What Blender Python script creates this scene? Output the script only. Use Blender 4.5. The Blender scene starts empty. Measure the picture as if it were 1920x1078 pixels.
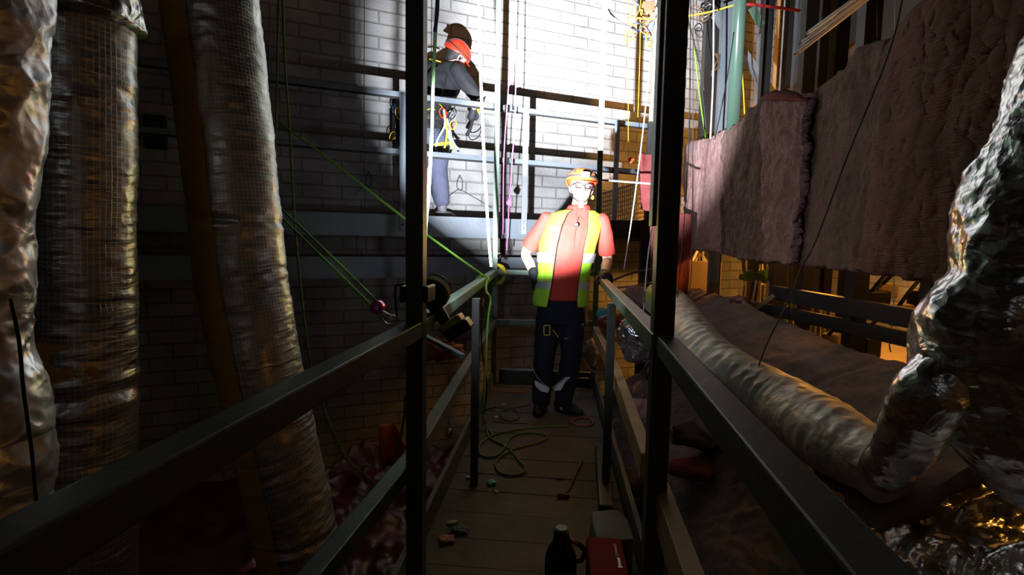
import bpy, bmesh, math, random
from mathutils import Vector, Matrix, Quaternion, noise

random.seed(7)
PI = math.pi
SC = bpy.context.scene
COL = SC.collection

# ------------------------------------------------------------------ camera
W_PX, H_PX, F_PX = 1920.0, 1078.0, 960.0
CAM = Vector((0.0, 0.0, 1.29))
YAW, PITCH, ROLL = math.atan(80 / 960), math.atan(0.088), 0.017
_F = Vector((-math.sin(YAW) * math.cos(PITCH), math.cos(YAW) * math.cos(PITCH), -math.sin(PITCH)))
_R0 = Vector((math.cos(YAW), math.sin(YAW), 0))
_U0 = _R0.cross(_F)
CR = _R0 * math.cos(ROLL) + _U0 * math.sin(ROLL)
CU = _U0 * math.cos(ROLL) - _R0 * math.sin(ROLL)
cam_data = bpy.data.cameras.new('camera')
cam_data.sensor_width = 36
cam_data.lens = 36 * F_PX / W_PX
cam_data.clip_start = 0.02
cam = bpy.data.objects.new('camera', cam_data)
COL.objects.link(cam)
cam.matrix_world = Matrix.Translation(CAM) @ Matrix((CR, CU, -_F)).transposed().to_4x4()
SC.camera = cam

def ray(px, py):
    """direction of a photograph pixel"""
    return (_F + CR * ((px - W_PX / 2) / F_PX) + CU * ((H_PX / 2 - py) / F_PX))


def onplane(px, py, n, c):
    """where that direction meets a real plane of the place"""
    r = ray(px, py)
    n = Vector(n)
    return CAM + r * ((c - n.dot(CAM)) / n.dot(r))


def PY(px, py, y): return onplane(px, py, (0, 1, 0), y)
def PX(px, py, x): return onplane(px, py, (1, 0, 0), x)
def PZ(px, py, z): return onplane(px, py, (0, 0, 1), z)


GS, GA, WA = 0.527, 5.42, 6.62          # gallery / back wall: Y = A + GS * X
def PG(px, py, a=GA): return onplane(px, py, (-GS, 1, 0), a)


# ------------------------------------------------------------------ view, world, lights
SC.view_settings.view_transform = 'Standard'
SC.view_settings.look = 'None'
SC.view_settings.gamma = 1
SC.view_settings.use_curve_mapping = False
SC.view_settings.exposure = 0.0
SC.cycles.max_bounces = 8
SC.cycles.diffuse_bounces = 4
SC.cycles.glossy_bounces = 4
SC.cycles.sample_clamp_indirect = 4

world = bpy.data.worlds.new('world')
SC.world = world
world.use_nodes = True
world.node_tree.nodes['Background'].inputs[0].default_value = (0.55, 0.52, 0.48, 1)
world.node_tree.nodes['Background'].inputs[1].default_value = 0.0025


def light(name, kind, loc, power, color, target=None, **kw):
    d = bpy.data.lights.new(name, kind)
    d.energy = power
    d.color = color
    for k, v in kw.items():
        setattr(d, k, v)
    o = bpy.data.objects.new(name, d)
    COL.objects.link(o)
    o.location = loc
    if target is not None:
        o.rotation_euler = (Vector(target) - Vector(loc)).to_track_quat('-Z', 'Y').to_euler()
    return o


LAMP = Vector((-0.375, 1.78, 1.13))            # the clamp lamp on the left post
light('clamp_lamp_beam', 'SPOT', LAMP + Vector((0.03, .05, .02)), 2100, (0.86, 0.92, 1.0), (0.16, 6.65, 3.50),
      spot_size=math.radians(60), spot_blend=0.42, shadow_soft_size=0.018)
light('clamp_lamp_core', 'SPOT', LAMP + Vector((0.03, .05, .02)), 7000, (0.92, 0.96, 1.0), tuple(PG(1095, 45, WA)),
      spot_size=math.radians(38), spot_blend=1.0, shadow_soft_size=0.018)
light('clamp_lamp_spill', 'SPOT', LAMP + Vector((0.03, .05, .02)), 15, (0.78, 0.84, 1.0), (1.0, 6.0, 2.4),
      spot_size=math.radians(126), spot_blend=0.6, shadow_soft_size=0.02)
ORANGE = (1.0, 0.42, 0.06)
light('sodium_lamp_side_room', 'POINT', (2.75, 5.2, 1.95), 190, ORANGE, shadow_soft_size=0.12)
light('sodium_lamp_behind', 'POINT', (2.2, -.25, .8), 1.8, ORANGE, shadow_soft_size=0.1)
light('sodium_lamp_low', 'POINT', (2.46, 2.7, 1.7), 16, ORANGE, shadow_soft_size=0.08)
light('fill_light_behind', 'POINT', (-0.7, -1.8, 2.7), 2.6, (0.86, 0.92, 0.92), shadow_soft_size=0.25)  # added soft white fill from behind the camera, not a known lamp


# ------------------------------------------------------------------ object helpers
def thing(name, label, cat, loc, group=None):
    o = bpy.data.objects.new(name, None)
    COL.objects.link(o)
    o.location = loc
    o.empty_display_size = .05
    o['label'] = label
    o['category'] = cat
    if group: o['group'] = group
    return o


def obj(name, bm, m, parent=None, smooth=False, label=None, cat=None, group=None, kind=None, base=None):
    """bm in world coordinates; origin goes to the parent's origin, or to the foot of the mesh"""
    me = bpy.data.meshes.new(name)
    if parent is not None:
        root = parent
        off = Vector((0, 0, 0))
        while root is not None:
            off += root.location
            root = root.parent
    elif base is not None:
        off = Vector(base)
    else:
        vs = [v.co for v in bm.verts]
        off = Vector(((min(v.x for v in vs) + max(v.x for v in vs)) / 2,
                      (min(v.y for v in vs) + max(v.y for v in vs)) / 2, min(v.z for v in vs)))
    bmesh.ops.recalc_face_normals(bm, faces=bm.faces)
    bmesh.ops.translate(bm, verts=bm.verts, vec=-off)
    bm.to_mesh(me)
    bm.free()
    if smooth:
        for p in me.polygons: p.use_smooth = True
    o = bpy.data.objects.new(name, me)
    COL.objects.link(o)
    if isinstance(m, (list, tuple)):
        for x in m: me.materials.append(x)
    else:
        me.materials.append(m)
    if parent is not None:
        o.parent = parent
    else:
        o.location = off
    if label: o['label'] = label
    if cat: o['category'] = cat
    if group: o['group'] = group
    if kind: o['kind'] = kind
    return o


def NB(): return bmesh.new()


def frame(d, up=(0, 0, 1)):
    d = Vector(d).normalized()
    up = Vector(up)
    if abs(d.dot(up.normalized())) > .98: up = Vector((0, 1, 0))
    s = d.cross(up).normalized()
    return d, s, s.cross(d).normalized()


def bar(bm, a, b, w, h, up=(0, 0, 1), bev=0.0):
    """box section from a to b, w across, h along up, centred on the line"""
    a, b = Vector(a), Vector(b)
    d, s, u = frame(b - a, up)
    vs = []
    for p in (a, b):
        for i, j in ((-1, -1), (1, -1), (1, 1), (-1, 1)):
            vs.append(bm.verts.new(p + s * (i * w / 2) + u * (j * h / 2)))
    fs = [bm.faces.new([vs[0], vs[1], vs[2], vs[3]]), bm.faces.new([vs[7], vs[6], vs[5], vs[4]])]
    for i in range(4):
        j = (i + 1) % 4
        fs.append(bm.faces.new([vs[i], vs[i + 4], vs[j + 4], vs[j]]))
    if bev:
        es = {e for f in fs for e in f.edges}
        bmesh.ops.bevel(bm, geom=list(es), offset=bev, segments=2, affect='EDGES', profile=.6)
    return bm


def box(bm, c, sx, sy, sz, rz=0, bev=0.0, rot=None):
    M = Matrix.Translation(Vector(c)) @ (rot.to_4x4() if rot is not None else Matrix.Rotation(rz, 4, 'Z')) @ Matrix.Diagonal((sx, sy, sz, 1))
    g = bmesh.ops.create_cube(bm, size=1, matrix=M)
    if bev:
        es = {e for v in g['verts'] for e in v.link_edges}
        bmesh.ops.bevel(bm, geom=list(es), offset=bev, segments=2, affect='EDGES', profile=.6)
    return bm


def ball(bm, c, rx, ry=None, rz=None, rot=None, seg=16):
    ry = rx if ry is None else ry
    rz = rx if rz is None else rz
    M = Matrix.Translation(Vector(c)) @ (rot.to_4x4() if rot is not None else Matrix.Identity(4)) @ Matrix.Diagonal((rx, ry, rz, 1))
    bmesh.ops.create_uvsphere(bm, u_segments=seg, v_segments=max(6, seg // 2), radius=1, matrix=M)
    return bm


def catmull(pts, n=6, closed=False):
    pts = [Vector(p) for p in pts]
    if len(pts) < 3 and not closed: return pts
    out = []
    N = len(pts)
    rng = range(N if closed else N - 1)
    for i in rng:
        p0 = pts[(i - 1) % N] if closed or i > 0 else pts[0] * 2 - pts[1]
        p1, p2 = pts[i], pts[(i + 1) % N]
        p3 = pts[(i + 2) % N] if closed or i + 2 < N else pts[-1] * 2 - pts[-2]
        for k in range(n):
            t = k / n
            out.append(.5 * ((2 * p1) + (p2 - p0) * t + (2 * p0 - 5 * p1 + 4 * p2 - p3) * t * t + (3 * p1 - p0 - 3 * p2 + p3) * t ** 3))
    if not closed: out.append(pts[-1])
    return out


def tube(bm, pts, r, seg=8, closed=False, ref=(0, 0, 1), flat=None, caps=True):
    """r number or list; flat=(a,b) multipliers along (side, up)"""
    pts = [Vector(p) for p in pts]
    N = len(pts)
    rings = []
    d0 = (pts[1] - pts[0]).normalized()
    rf = Vector(ref)
    if abs(d0.dot(rf.normalized())) > .95: rf = Vector((0, 1, 0)) if abs(d0.y) < .9 else Vector((1, 0, 0))
    s = d0.cross(rf).normalized()
    for i, p in enumerate(pts):
        if closed: d = (pts[(i + 1) % N] - pts[i - 1]).normalized()
        elif i == 0: d = d0
        elif i == N - 1: d = (pts[-1] - pts[-2]).normalized()
        else: d = (pts[i + 1] - pts[i - 1]).normalized()
        s = (s - d * s.dot(d))
        s = s.normalized() if s.length > 1e-6 else frame(d)[1]
        u = s.cross(d)
        rr = r[i] if isinstance(r, (list, tuple)) else r
        fa, fb = flat or (1, 1)
        rings.append([bm.verts.new(p + s * (math.cos(2 * PI * k / seg) * rr * fa) + u * (math.sin(2 * PI * k / seg) * rr * fb)) for k in range(seg)])
    M = N if closed else N - 1
    for i in range(M):
        A, B = rings[i], rings[(i + 1) % N]
        for k in range(seg):
            bm.faces.new([A[k], A[(k + 1) % seg], B[(k + 1) % seg], B[k]])
    if not closed and caps:
        bm.faces.new(rings[0][::-1])
        bm.faces.new(rings[-1])
    return bm


def cyl(bm, a, b, r, seg=16, r2=None):
    return tube(bm, [a, b], [r, r if r2 is None else r2], seg)


def grid(bm, fn, nu, nv, uv=None, closed_u=False):
    V = [[bm.verts.new(fn(i / nu, j / nv)) for j in range(nv + 1)] for i in range(nu if closed_u else nu + 1)]
    lay = bm.loops.layers.uv.verify() if uv else None
    for i in range(nu):
        i2 = (i + 1) % len(V)
        for j in range(nv):
            f = bm.faces.new([V[i][j], V[i2][j], V[i2][j + 1], V[i][j + 1]])
            if uv:
                for lp, (a, b) in zip(f.loops, ((i, j), (i + 1, j), (i + 1, j + 1), (i, j + 1))):
                    lp[lay].uv = uv(a / nu, b / nv)
    return V


def solidify(o, th, offset=0):
    m = o.modifiers.new('solid', 'SOLIDIFY')
    m.thickness = th
    m.offset = offset
    m.use_even_offset = False
    return o


def fbm(p, o=4):
    return noise.fractal(Vector(p), 1.0, 2.0, o)


def ridge(p, o=4):
    v, a = 0, .5
    p = Vector(p)
    for _ in range(o):
        v += a * (1 - abs(noise.noise(p)) * 2)
        p = p * 2.1 + Vector((3.1, 1.7, .4))
        a *= .5
    return v


def copy_tree(o, parent=None):
    c = o.copy()
    COL.objects.link(c)
    if parent: c.parent = parent
    for ch in [x for x in KIDS.get(o.name, [])]:
        copy_tree(ch, c)
    return c


KIDS = {}


def index_kids():
    KIDS.clear()
    for x in COL.objects:
        if x.parent: KIDS.setdefault(x.parent.name, []).append(x)


# ------------------------------------------------------------------ materials
def mat(name, color=(.5, .5, .5), rough=.6, metal=0.0, spec=.5, bump=None, var=None, emit=None, trans=0, alpha=None):
    """bump=(scale, strength[, detail]); var=(scale, amount, color2)"""
    m = bpy.data.materials.new(name)
    m.use_nodes = True
    nt = m.node_tree
    b = nt.nodes['Principled BSDF']
    b.inputs['Base Color'].default_value = (*color, 1)
    b.inputs['Roughness'].default_value = rough
    b.inputs['Metallic'].default_value = metal
    b.inputs['Specular IOR Level'].default_value = spec
    if trans: b.inputs['Transmission Weight'].default_value = trans
    if alpha is not None: b.inputs['Alpha'].default_value = alpha
    if emit:
        b.inputs['Emission Color'].default_value = (*emit[0], 1)
        b.inputs['Emission Strength'].default_value = emit[1]
    tc = nt.nodes.new('ShaderNodeTexCoord')
    if var:
        n = nt.nodes.new('ShaderNodeTexNoise')
        n.inputs['Scale'].default_value = var[0]
        n.inputs['Detail'].default_value = 6
        r = nt.nodes.new('ShaderNodeValToRGB')
        r.color_ramp.elements[0].position = .5 - var[1]
        r.color_ramp.elements[1].position = .5 + var[1]
        r.color_ramp.elements[0].color = (*color, 1)
        r.color_ramp.elements[1].color = (*var[2], 1)
        nt.links.new(tc.outputs['Object'], n.inputs['Vector'])
        nt.links.new(n.outputs['Fac'], r.inputs[0])
        nt.links.new(r.outputs[0], b.inputs['Base Color'])
    if bump:
        n = nt.nodes.new('ShaderNodeTexNoise')
        n.inputs['Scale'].default_value = bump[0]
        n.inputs['Detail'].default_value = bump[2] if len(bump) > 2 else 5
        bp = nt.nodes.new('ShaderNodeBump')
        bp.inputs['Strength'].default_value = bump[1]
        bp.inputs['Distance'].default_value = .01
        nt.links.new(tc.outputs['Object'], n.inputs['Vector'])
        nt.links.new(n.outputs['Fac'], bp.inputs['Height'])
        nt.links.new(bp.outputs[0], b.inputs['Normal'])
    return m


def brick_mat(name, c1, c2, mortar, bw=.40, bh=.135, ms=.012, wall_axis='x'):
    m = bpy.data.materials.new(name)
    m.use_nodes = True
    nt = m.node_tree
    N, L = nt.nodes, nt.links
    b = N['Principled BSDF']
    b.inputs['Roughness'].default_value = .75
    tc = N.new('ShaderNodeTexCoord')
    sp = N.new('ShaderNodeSeparateXYZ')
    cb = N.new('ShaderNodeCombineXYZ')
    L.new(tc.outputs['Object'], sp.inputs[0])
    L.new(sp.outputs['X' if wall_axis == 'x' else 'Y'], cb.inputs[0])
    L.new(sp.outputs['Z'], cb.inputs[1])
    nz = N.new('ShaderNodeTexNoise')
    nz.inputs['Scale'].default_value = 6
    mx = N.new('ShaderNodeVectorMath'); mx.operation = 'MULTIPLY_ADD'
    mx.inputs[1].default_value = (.012, .012, 0)
    L.new(tc.outputs['Object'], nz.inputs['Vector'])
    L.new(nz.outputs['Color'], mx.inputs[0])
    L.new(cb.outputs[0], mx.inputs[2])
    br = N.new('ShaderNodeTexBrick')
    br.inputs['Scale'].default_value = 1
    br.inputs['Brick Width'].default_value = bw
    br.inputs['Row Height'].default_value = bh
    br.inputs['Mortar Size'].default_value = ms
    br.inputs['Mortar Smooth'].default_value = .5
    br.inputs['Color1'].default_value = (*c1, 1)
    br.inputs['Color2'].default_value = (*c2, 1)
    br.inputs['Mortar'].default_value = (*mortar, 1)
    L.new(mx.outputs[0], br.inputs['Vector'])
    n2 = N.new('ShaderNodeTexNoise')
    n2.inputs['Scale'].default_value = 2.3
    n2.inputs['Detail'].default_value = 8
    L.new(tc.outputs['Object'], n2.inputs['Vector'])
    rp = N.new('ShaderNodeMapRange')
    rp.inputs[1].default_value = .3; rp.inputs[2].default_value = .75
    rp.inputs[3].default_value = .55; rp.inputs[4].default_value = 1.1
    L.new(n2.outputs['Fac'], rp.inputs[0])
    mm = N.new('ShaderNodeMix'); mm.data_type = 'RGBA'; mm.blend_type = 'MULTIPLY'
    mm.inputs[0].default_value = 1
    L.new(br.outputs['Color'], mm.inputs[6])
    L.new(rp.outputs[0], mm.inputs[7])
    L.new(mm.outputs[2], b.inputs['Base Color'])
    n3 = N.new('ShaderNodeTexNoise')
    n3.inputs['Scale'].default_value = 45
    L.new(tc.outputs['Object'], n3.inputs['Vector'])
    ad = N.new('ShaderNodeMath'); ad.operation = 'MULTIPLY_ADD'
    ad.inputs[1].default_value = -1.3
    L.new(br.outputs['Fac'], ad.inputs[0])
    L.new(n3.outputs['Fac'], ad.inputs[2])
    bp = N.new('ShaderNodeBump')
    bp.inputs['Strength'].default_value = .8
    bp.inputs['Distance'].default_value = .008
    L.new(ad.outputs[0], bp.inputs['Height'])
    L.new(bp.outputs[0], b.inputs['Normal'])
    return m


def foil_mat(name, color=(.72, .73, .76), rough=.28, scrim=True, crinkle=1.0, vscale=30):
    m = bpy.data.materials.new(name)
    m.use_nodes = True
    nt = m.node_tree
    N, L = nt.nodes, nt.links
    b = N['Principled BSDF']
    b.inputs['Metallic'].default_value = .92
    b.inputs['Base Color'].default_value = (*color, 1)
    tc = N.new('ShaderNodeTexCoord')
    mp = N.new('ShaderNodeMapping')
    mp.inputs['Scale'].default_value = (6, 6, vscale)
    L.new(tc.outputs['Object'], mp.inputs[0])
    n1 = N.new('ShaderNodeTexNoise'); n1.inputs['Scale'].default_value = 1; n1.inputs['Detail'].default_value = 5; n1.inputs['Distortion'].default_value = .8
    L.new(mp.outputs[0], n1.inputs['Vector'])
    vo = N.new('ShaderNodeTexVoronoi'); vo.feature = 'F1'; vo.inputs['Scale'].default_value = 24
    nzz = N.new('ShaderNodeTexNoise'); nzz.inputs['Scale'].default_value = 9
    L.new(tc.outputs['Object'], nzz.inputs['Vector'])
    va = N.new('ShaderNodeVectorMath'); va.operation = 'MULTIPLY_ADD'; va.inputs[1].default_value = (.12, .12, .12)
    L.new(nzz.outputs['Color'], va.inputs[0]); L.new(tc.outputs['Object'], va.inputs[2])
    L.new(va.outputs[0], vo.inputs['Vector'])
    bp1 = N.new('ShaderNodeBump'); bp1.inputs['Strength'].default_value = .55 * crinkle; bp1.inputs['Distance'].default_value = .02
    L.new(n1.outputs['Fac'], bp1.inputs['Height'])
    bp2 = N.new('ShaderNodeBump'); bp2.inputs['Strength'].default_value = .35 * crinkle; bp2.inputs['Distance'].default_value = .01
    L.new(vo.outputs['Distance'], bp2.inputs['Height'])
    L.new(bp1.outputs[0], bp2.inputs['Normal'])
    last = bp2
    nr = N.new('ShaderNodeTexNoise'); nr.inputs['Scale'].default_value = 14
    L.new(tc.outputs['Object'], nr.inputs['Vector'])
    mr = N.new('ShaderNodeMapRange'); mr.inputs[3].default_value = rough * .6; mr.inputs[4].default_value = rough * 1.7
    L.new(nr.outputs['Fac'], mr.inputs[0]); L.new(mr.outputs[0], b.inputs['Roughness'])
    if scrim:
        br = N.new('ShaderNodeTexBrick')
        br.offset = 0; br.squash = 1
        br.inputs['Scale'].default_value = 1
        br.inputs['Brick Width'].default_value = .0125
        br.inputs['Row Height'].default_value = .0125
        br.inputs['Mortar Size'].default_value = .0011
        br.inputs['Mortar Smooth'].default_value = .3
        L.new(tc.outputs['UV'], br.inputs['Vector'])
        bp3 = N.new('ShaderNodeBump'); bp3.inputs['Strength'].default_value = .5; bp3.inputs['Distance'].default_value = .0015
        L.new(br.outputs['Fac'], bp3.inputs['Height']); L.new(bp2.outputs[0], bp3.inputs['Normal'])
        mc = N.new('ShaderNodeMix'); mc.data_type = 'RGBA'
        mc.inputs[6].default_value = (*[c * .72 for c in color], 1); mc.inputs[7].default_value = (.85, .85, .85, 1)
        L.new(br.outputs['Fac'], mc.inputs[0]); L.new(mc.outputs[2], b.inputs['Base Color'])
        last = bp3
    L.new(last.outputs[0], b.inputs['Normal'])
    return m


def wool_mat(name, c1, c2, c3=None, weave=0.0):
    m = bpy.data.materials.new(name)
    m.use_nodes = True
    nt = m.node_tree
    N, L = nt.nodes, nt.links
    b = N['Principled BSDF']
    b.inputs['Roughness'].default_value = .95
    b.inputs['Specular IOR Level'].default_value = .15
    tc = N.new('ShaderNodeTexCoord')
    n = N.new('ShaderNodeTexNoise'); n.inputs['Scale'].default_value = 3.2; n.inputs['Detail'].default_value = 9; n.inputs['Roughness'].default_value = .65
    L.new(tc.outputs['Object'], n.inputs['Vector'])
    r = N.new('ShaderNodeValToRGB')
    r.color_ramp.elements[0].position = .33; r.color_ramp.elements[1].position = .66
    r.color_ramp.elements[0].color = (*c1, 1); r.color_ramp.elements[1].color = (*c2, 1)
    if c3:
        e = r.color_ramp.elements.new(.78); e.color = (*c3, 1)
    L.new(n.outputs['Fac'], r.inputs[0]); L.new(r.outputs[0], b.inputs['Base Color'])
    n2 = N.new('ShaderNodeTexNoise'); n2.inputs['Scale'].default_value = 28; n2.inputs['Detail'].default_value = 10; n2.inputs['Roughness'].default_value = .7
    mp = N.new('ShaderNodeMapping'); mp.inputs['Scale'].default_value = (1, .5, 1)
    L.new(tc.outputs['Object'], mp.inputs[0]); L.new(mp.outputs[0], n2.inputs['Vector'])
    bp = N.new('ShaderNodeBump'); bp.inputs['Strength'].default_value = .9; bp.inputs['Distance'].default_value = .02
    L.new(n2.outputs['Fac'], bp.inputs['Height'])
    last = bp
    if weave:
        wv = N.new('ShaderNodeTexWave'); wv.bands_direction = 'Z'; wv.inputs['Scale'].default_value = 28; wv.inputs['Distortion'].default_value = 6
        wv.inputs['Detail'].default_value = 3
        L.new(tc.outputs['Object'], wv.inputs['Vector'])
        b2 = N.new('ShaderNodeBump'); b2.inputs['Strength'].default_value = weave; b2.inputs['Distance'].default_value = .006
        L.new(wv.outputs['Fac'], b2.inputs['Height']); L.new(bp.outputs[0], b2.inputs['Normal'])
        last = b2
    L.new(last.outputs[0], b.inputs['Normal'])
    return m


M = {}
M['brick'] = brick_mat('painted_brick', (.46, .45, .44), (.38, .37, .36), (.27, .255, .245))
M['brick_side'] = brick_mat('side_brick', (.60, .58, .54), (.52, .50, .47), (.36, .34, .32), bw=.44, bh=.215, wall_axis='y')
M['concrete'] = mat('concrete', (.16, .15, .14), .9, bump=(12, .5), var=(2, .2, (.09, .085, .08)))
M['dark'] = mat('dark_ceiling', (.03, .03, .03), .9)
M['olive'] = mat('olive_paint', (.045, .052, .038), .42, spec=.45, bump=(60, .10), var=(7, .25, (.038, .043, .034)))
M['green_steel'] = mat('grey_green_paint', (.10, .20, .12), .45, bump=(50, .1), var=(5, .2, (.15, .20, .17)))
M['black_steel'] = mat('black_paint', (.012, .012, .012), .5)
M['gal_blue'] = mat('blue_grey_steel', (.19, .21, .235), .5, metal=.25, bump=(40, .15), var=(3, .2, (.13, .16, .20)))
M['zinc'] = mat('zinc_steel', (.45, .47, .50), .4, metal=.5, var=(6, .2, (.33, .35, .38)))
M['chrome'] = mat('chrome', (.75, .75, .78), .2, metal=1)
M['wood_deck'] = mat('worn_deck_wood', (.13, .098, .06), .8, bump=(30, .4), var=(5, .22, (.075, .057, .036)))
M['kick'] = mat('dusty_olive_board', (.13, .125, .10), .7, bump=(30, .2), var=(4, .25, (.08, .078, .062)))
M['wood_rail'] = mat('ochre_wood', (.42, .27, .12), .6, bump=(30, .2), var=(9, .2, (.33, .20, .085)))
M['foil'] = foil_mat('scrim_foil', rough=.33, crinkle=.45, vscale=14)
M['foil_fold'] = foil_mat('creased_scrim_foil', rough=.30, crinkle=.55, vscale=38)
M['foil_bare'] = foil_mat('bare_foil', (.66, .67, .69), rough=.22, scrim=False, crinkle=1.3, vscale=9)
M['foil_dull'] = foil_mat('dull_foil', (.50, .46, .40), rough=.5, scrim=False, crinkle=.6, vscale=12)
M['foil_dull'].node_tree.nodes['Principled BSDF'].inputs['Metallic'].default_value = .45
M['foil_bright'] = foil_mat('bright_foil', (.85, .86, .9), rough=.33, scrim=False, crinkle=.8, vscale=9)
M['tape'] = mat('brown_kraft_tape', (.60, .34, .07), .45, bump=(30, .5), var=(12, .2, (.45, .25, .05)))
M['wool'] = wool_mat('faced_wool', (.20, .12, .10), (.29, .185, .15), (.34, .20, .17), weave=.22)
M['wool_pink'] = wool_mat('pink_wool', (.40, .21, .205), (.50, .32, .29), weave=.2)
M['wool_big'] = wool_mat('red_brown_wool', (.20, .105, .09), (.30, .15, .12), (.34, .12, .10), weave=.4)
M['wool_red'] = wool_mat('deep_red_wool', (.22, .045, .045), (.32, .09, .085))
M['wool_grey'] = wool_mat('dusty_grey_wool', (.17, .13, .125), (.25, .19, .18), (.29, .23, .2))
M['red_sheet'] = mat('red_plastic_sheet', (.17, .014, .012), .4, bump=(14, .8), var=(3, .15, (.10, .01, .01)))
M['cardboard'] = mat('cardboard', (.50, .36, .20), .85, var=(4, .3, (.42, .29, .16)))
M['white_paint'] = mat('white_paint', (.75, .74, .70), .6)
M['timber'] = mat('pale_timber', (.50, .38, .22), .7, var=(6, .3, (.38, .27, .15)))
M['grate'] = mat('galvanised_grating', (.50, .44, .28), .5, metal=.3)
# ================================================================== the setting
def wall_pt(x, z, off=0): return Vector((x, WA + GS * x + off, z))

ang = math.atan(GS)
bm = NB()
box(bm, (0, .1, 0), 15.5, .2, 8.4)
o = obj('wall_back', bm, M['brick'], base=(0, 0, 0), kind='structure')
o.location = (0, WA, 2.0); o.rotation_euler.z = ang
bm = NB(); box(bm, (4.6, 3.2, 2.0), .2, 13, 8.4); o = obj('wall_right', bm, M['brick_side'], kind='structure')
bm = NB(); box(bm, (-6.1, 0.2, 2.0), .2, 8, 8.4); obj('wall_left', bm, M['concrete'], kind='structure')
bm = NB(); box(bm, (-.8, -3.4, 2.0), 11, .2, 8.4); obj('wall_front', bm, M['concrete'], kind='structure')
bm = NB(); box(bm, (-.8, 3.2, -1.95), 12, 13.4, .1); obj('floor', bm, M['concrete'], kind='structure')
bm = NB(); box(bm, (-.8, 3.2, 6.2), 12, 13.4, .1); obj('ceiling', bm, M['dark'], kind='structure')
# small dark opening high on the back wall, left
bm = NB()
a, b = PG(277, 214, WA - .03), PG(306, 281, WA - .03)
c = (a + b) / 2
box(bm, c, (a - b).length * .55, .05, abs(a.z - b.z), ang, bev=.02)
obj('vent_opening', bm, M['black_steel'], label='small dark rounded vent opening in the brick wall between the foil ducts', cat='vent')

# ---------------------------------------------------------------- walkway
DX0, DX1 = -.53, .36
rt = thing('walkway_deck', 'dusty wooden board deck of the narrow walkway', 'deck', (-.08, 2, -.04))
bm = NB()
y = -1.0
seams = []
while y < 4.6:
    w = random.uniform(.19, .235)
    y2 = min(y + w, 4.62)
    sk = .02
    n0 = len(bm.verts)
    t = random.uniform(-.0035, .0035)
    vs = []
    for z in (-.035, 0):
        for (xx, yy, s_) in ((DX0, y + .003, 0), (DX1, y + .003 - sk, 0), (DX1, y2 - .003 - sk, 0), (DX0, y2 - .003, 0)):
            vs.append(bm.verts.new((xx, yy, z + (t if z == 0 else 0))))
    for f in ((0, 3, 2, 1), (4, 5, 6, 7), (0, 1, 5, 4), (1, 2, 6, 5), (2, 3, 7, 6), (3, 0, 4, 7)):
        bm.faces.new([vs[i] for i in f])
    y = y2
obj('deck_boards', bm, M['wood_deck'], rt)
for x in (DX0 + .03, DX1 - .03):
    bm = NB(); bar(bm, (x, -1, -.08), (x, 4.6, -.08), .05, .09); obj('stringer', bm, M['olive'], rt)

S = .05
ZH, ZM, ZT = 1.05, .605, .115


def rail(name, pts, w, h, m, root, ztop_is=True):
    bm = NB()
    for a, b in zip(pts[:-1], pts[1:]):
        a, b = Vector(a), Vector(b)
        dz = Vector((0, 0, -h / 2)) if ztop_is else Vector()
        bar(bm, a + dz, b + dz, w, h, bev=.004)
    return obj(name, bm, m, root)


# left railing
Lr = thing('walkway_railing', 'dark olive steel railing on the left side of the walkway with tall post', 'railing', (-.5, 1.6, 0), None)
def ext(a, b, d): return b + (b - a).normalized() * d
pL = PZ(779, 601, ZH); qL = PZ(0, 999, ZH); fL = PZ(928, 505, ZH)
rail('handrail', [ext(pL, qL, .8), pL], S, S, M['olive'], Lr)
rail('handrail', [pL, fL], S, S, M['green_steel'], Lr)
pm = PZ(770, 850, ZM); qm = PZ(600, 1050, ZM)
rail('mid_rail', [ext(pm, qm, 1.2), pm], S, S, M['olive'], Lr)
rail('mid_rail', [pm, Vector((fL.x, fL.y, ZM))], S, S, M['kick'], Lr)
def vpost(root, name, x, y, z0, z1, w, m, parts=None):
    bm = NB(); bar(bm, (x, y, z0), (x, y, z1), w, w, up=(0, 1, 0), bev=.003)
    return obj(name, bm, m, root)
vpost(Lr, 'tall_post', pL.x, pL.y + .01, -.12, 5.0, .052, M['olive'])
sp = PZ(893, 541, ZH)
vpost(Lr, 'short_post', sp.x, sp.y, -.12, ZH - S, .04, M['olive'])
vpost(Lr, 'tall_post', fL.x, fL.y + .02, -.12, 5.0, .045, M['green_steel'])
bm = NB(); bar(bm, (DX0 - .012, -1, .04), (fL.x - .012, fL.y, .04), .022, .15); obj('toe_board', bm, M['kick'], Lr)

# right railing
Rr = thing('walkway_railing', 'dark olive steel railing on the right side of the walkway', 'railing', (.33, 1.4, 0), None)
pR = PZ(1252, 632, ZH); qR = PZ(1662, 1078, ZH); eR = PZ(1131, 521, ZH)
rail('handrail', [pR, ext(pR, qR, .9)], S, S, M['olive'], Rr)
rail('handrail', [eR, PZ(1240, 627, ZH)], S, S, M['green_steel'], Rr)
pm = PZ(1236, 897, ZM); qm = PZ(1303, 1078, ZM)
rail('mid_rail', [pm, ext(pm, qm, 2)], .045, .10, [M['wood_rail']][0], Rr)
rail('mid_rail', [PZ(1117, 612, ZM), PZ(1156, 690, ZM), PZ(1215, 850, ZM)], .045, .09, M['wood_rail'], Rr)
vpost(Rr, 'tall_post', .297, 1.42, -.12, 5.0, .055, M['olive'])
s2 = PZ(1151, 552, ZH)
vpost(Rr, 'short_post', s2.x, 2.55, -.12, ZH - S, .04, M['olive'])
cR = PY(1118, 520, 4.55)
vpost(Rr, 'tall_post', cR.x, cR.y, -.12, 5.0, .045, M['green_steel'])
bm = NB(); bar(bm, (DX1 + .012, -1, .04), (cR.x + .02, 4.6, .04), .022, .15); obj('toe_board', bm, M['kick'], Rr)
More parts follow.
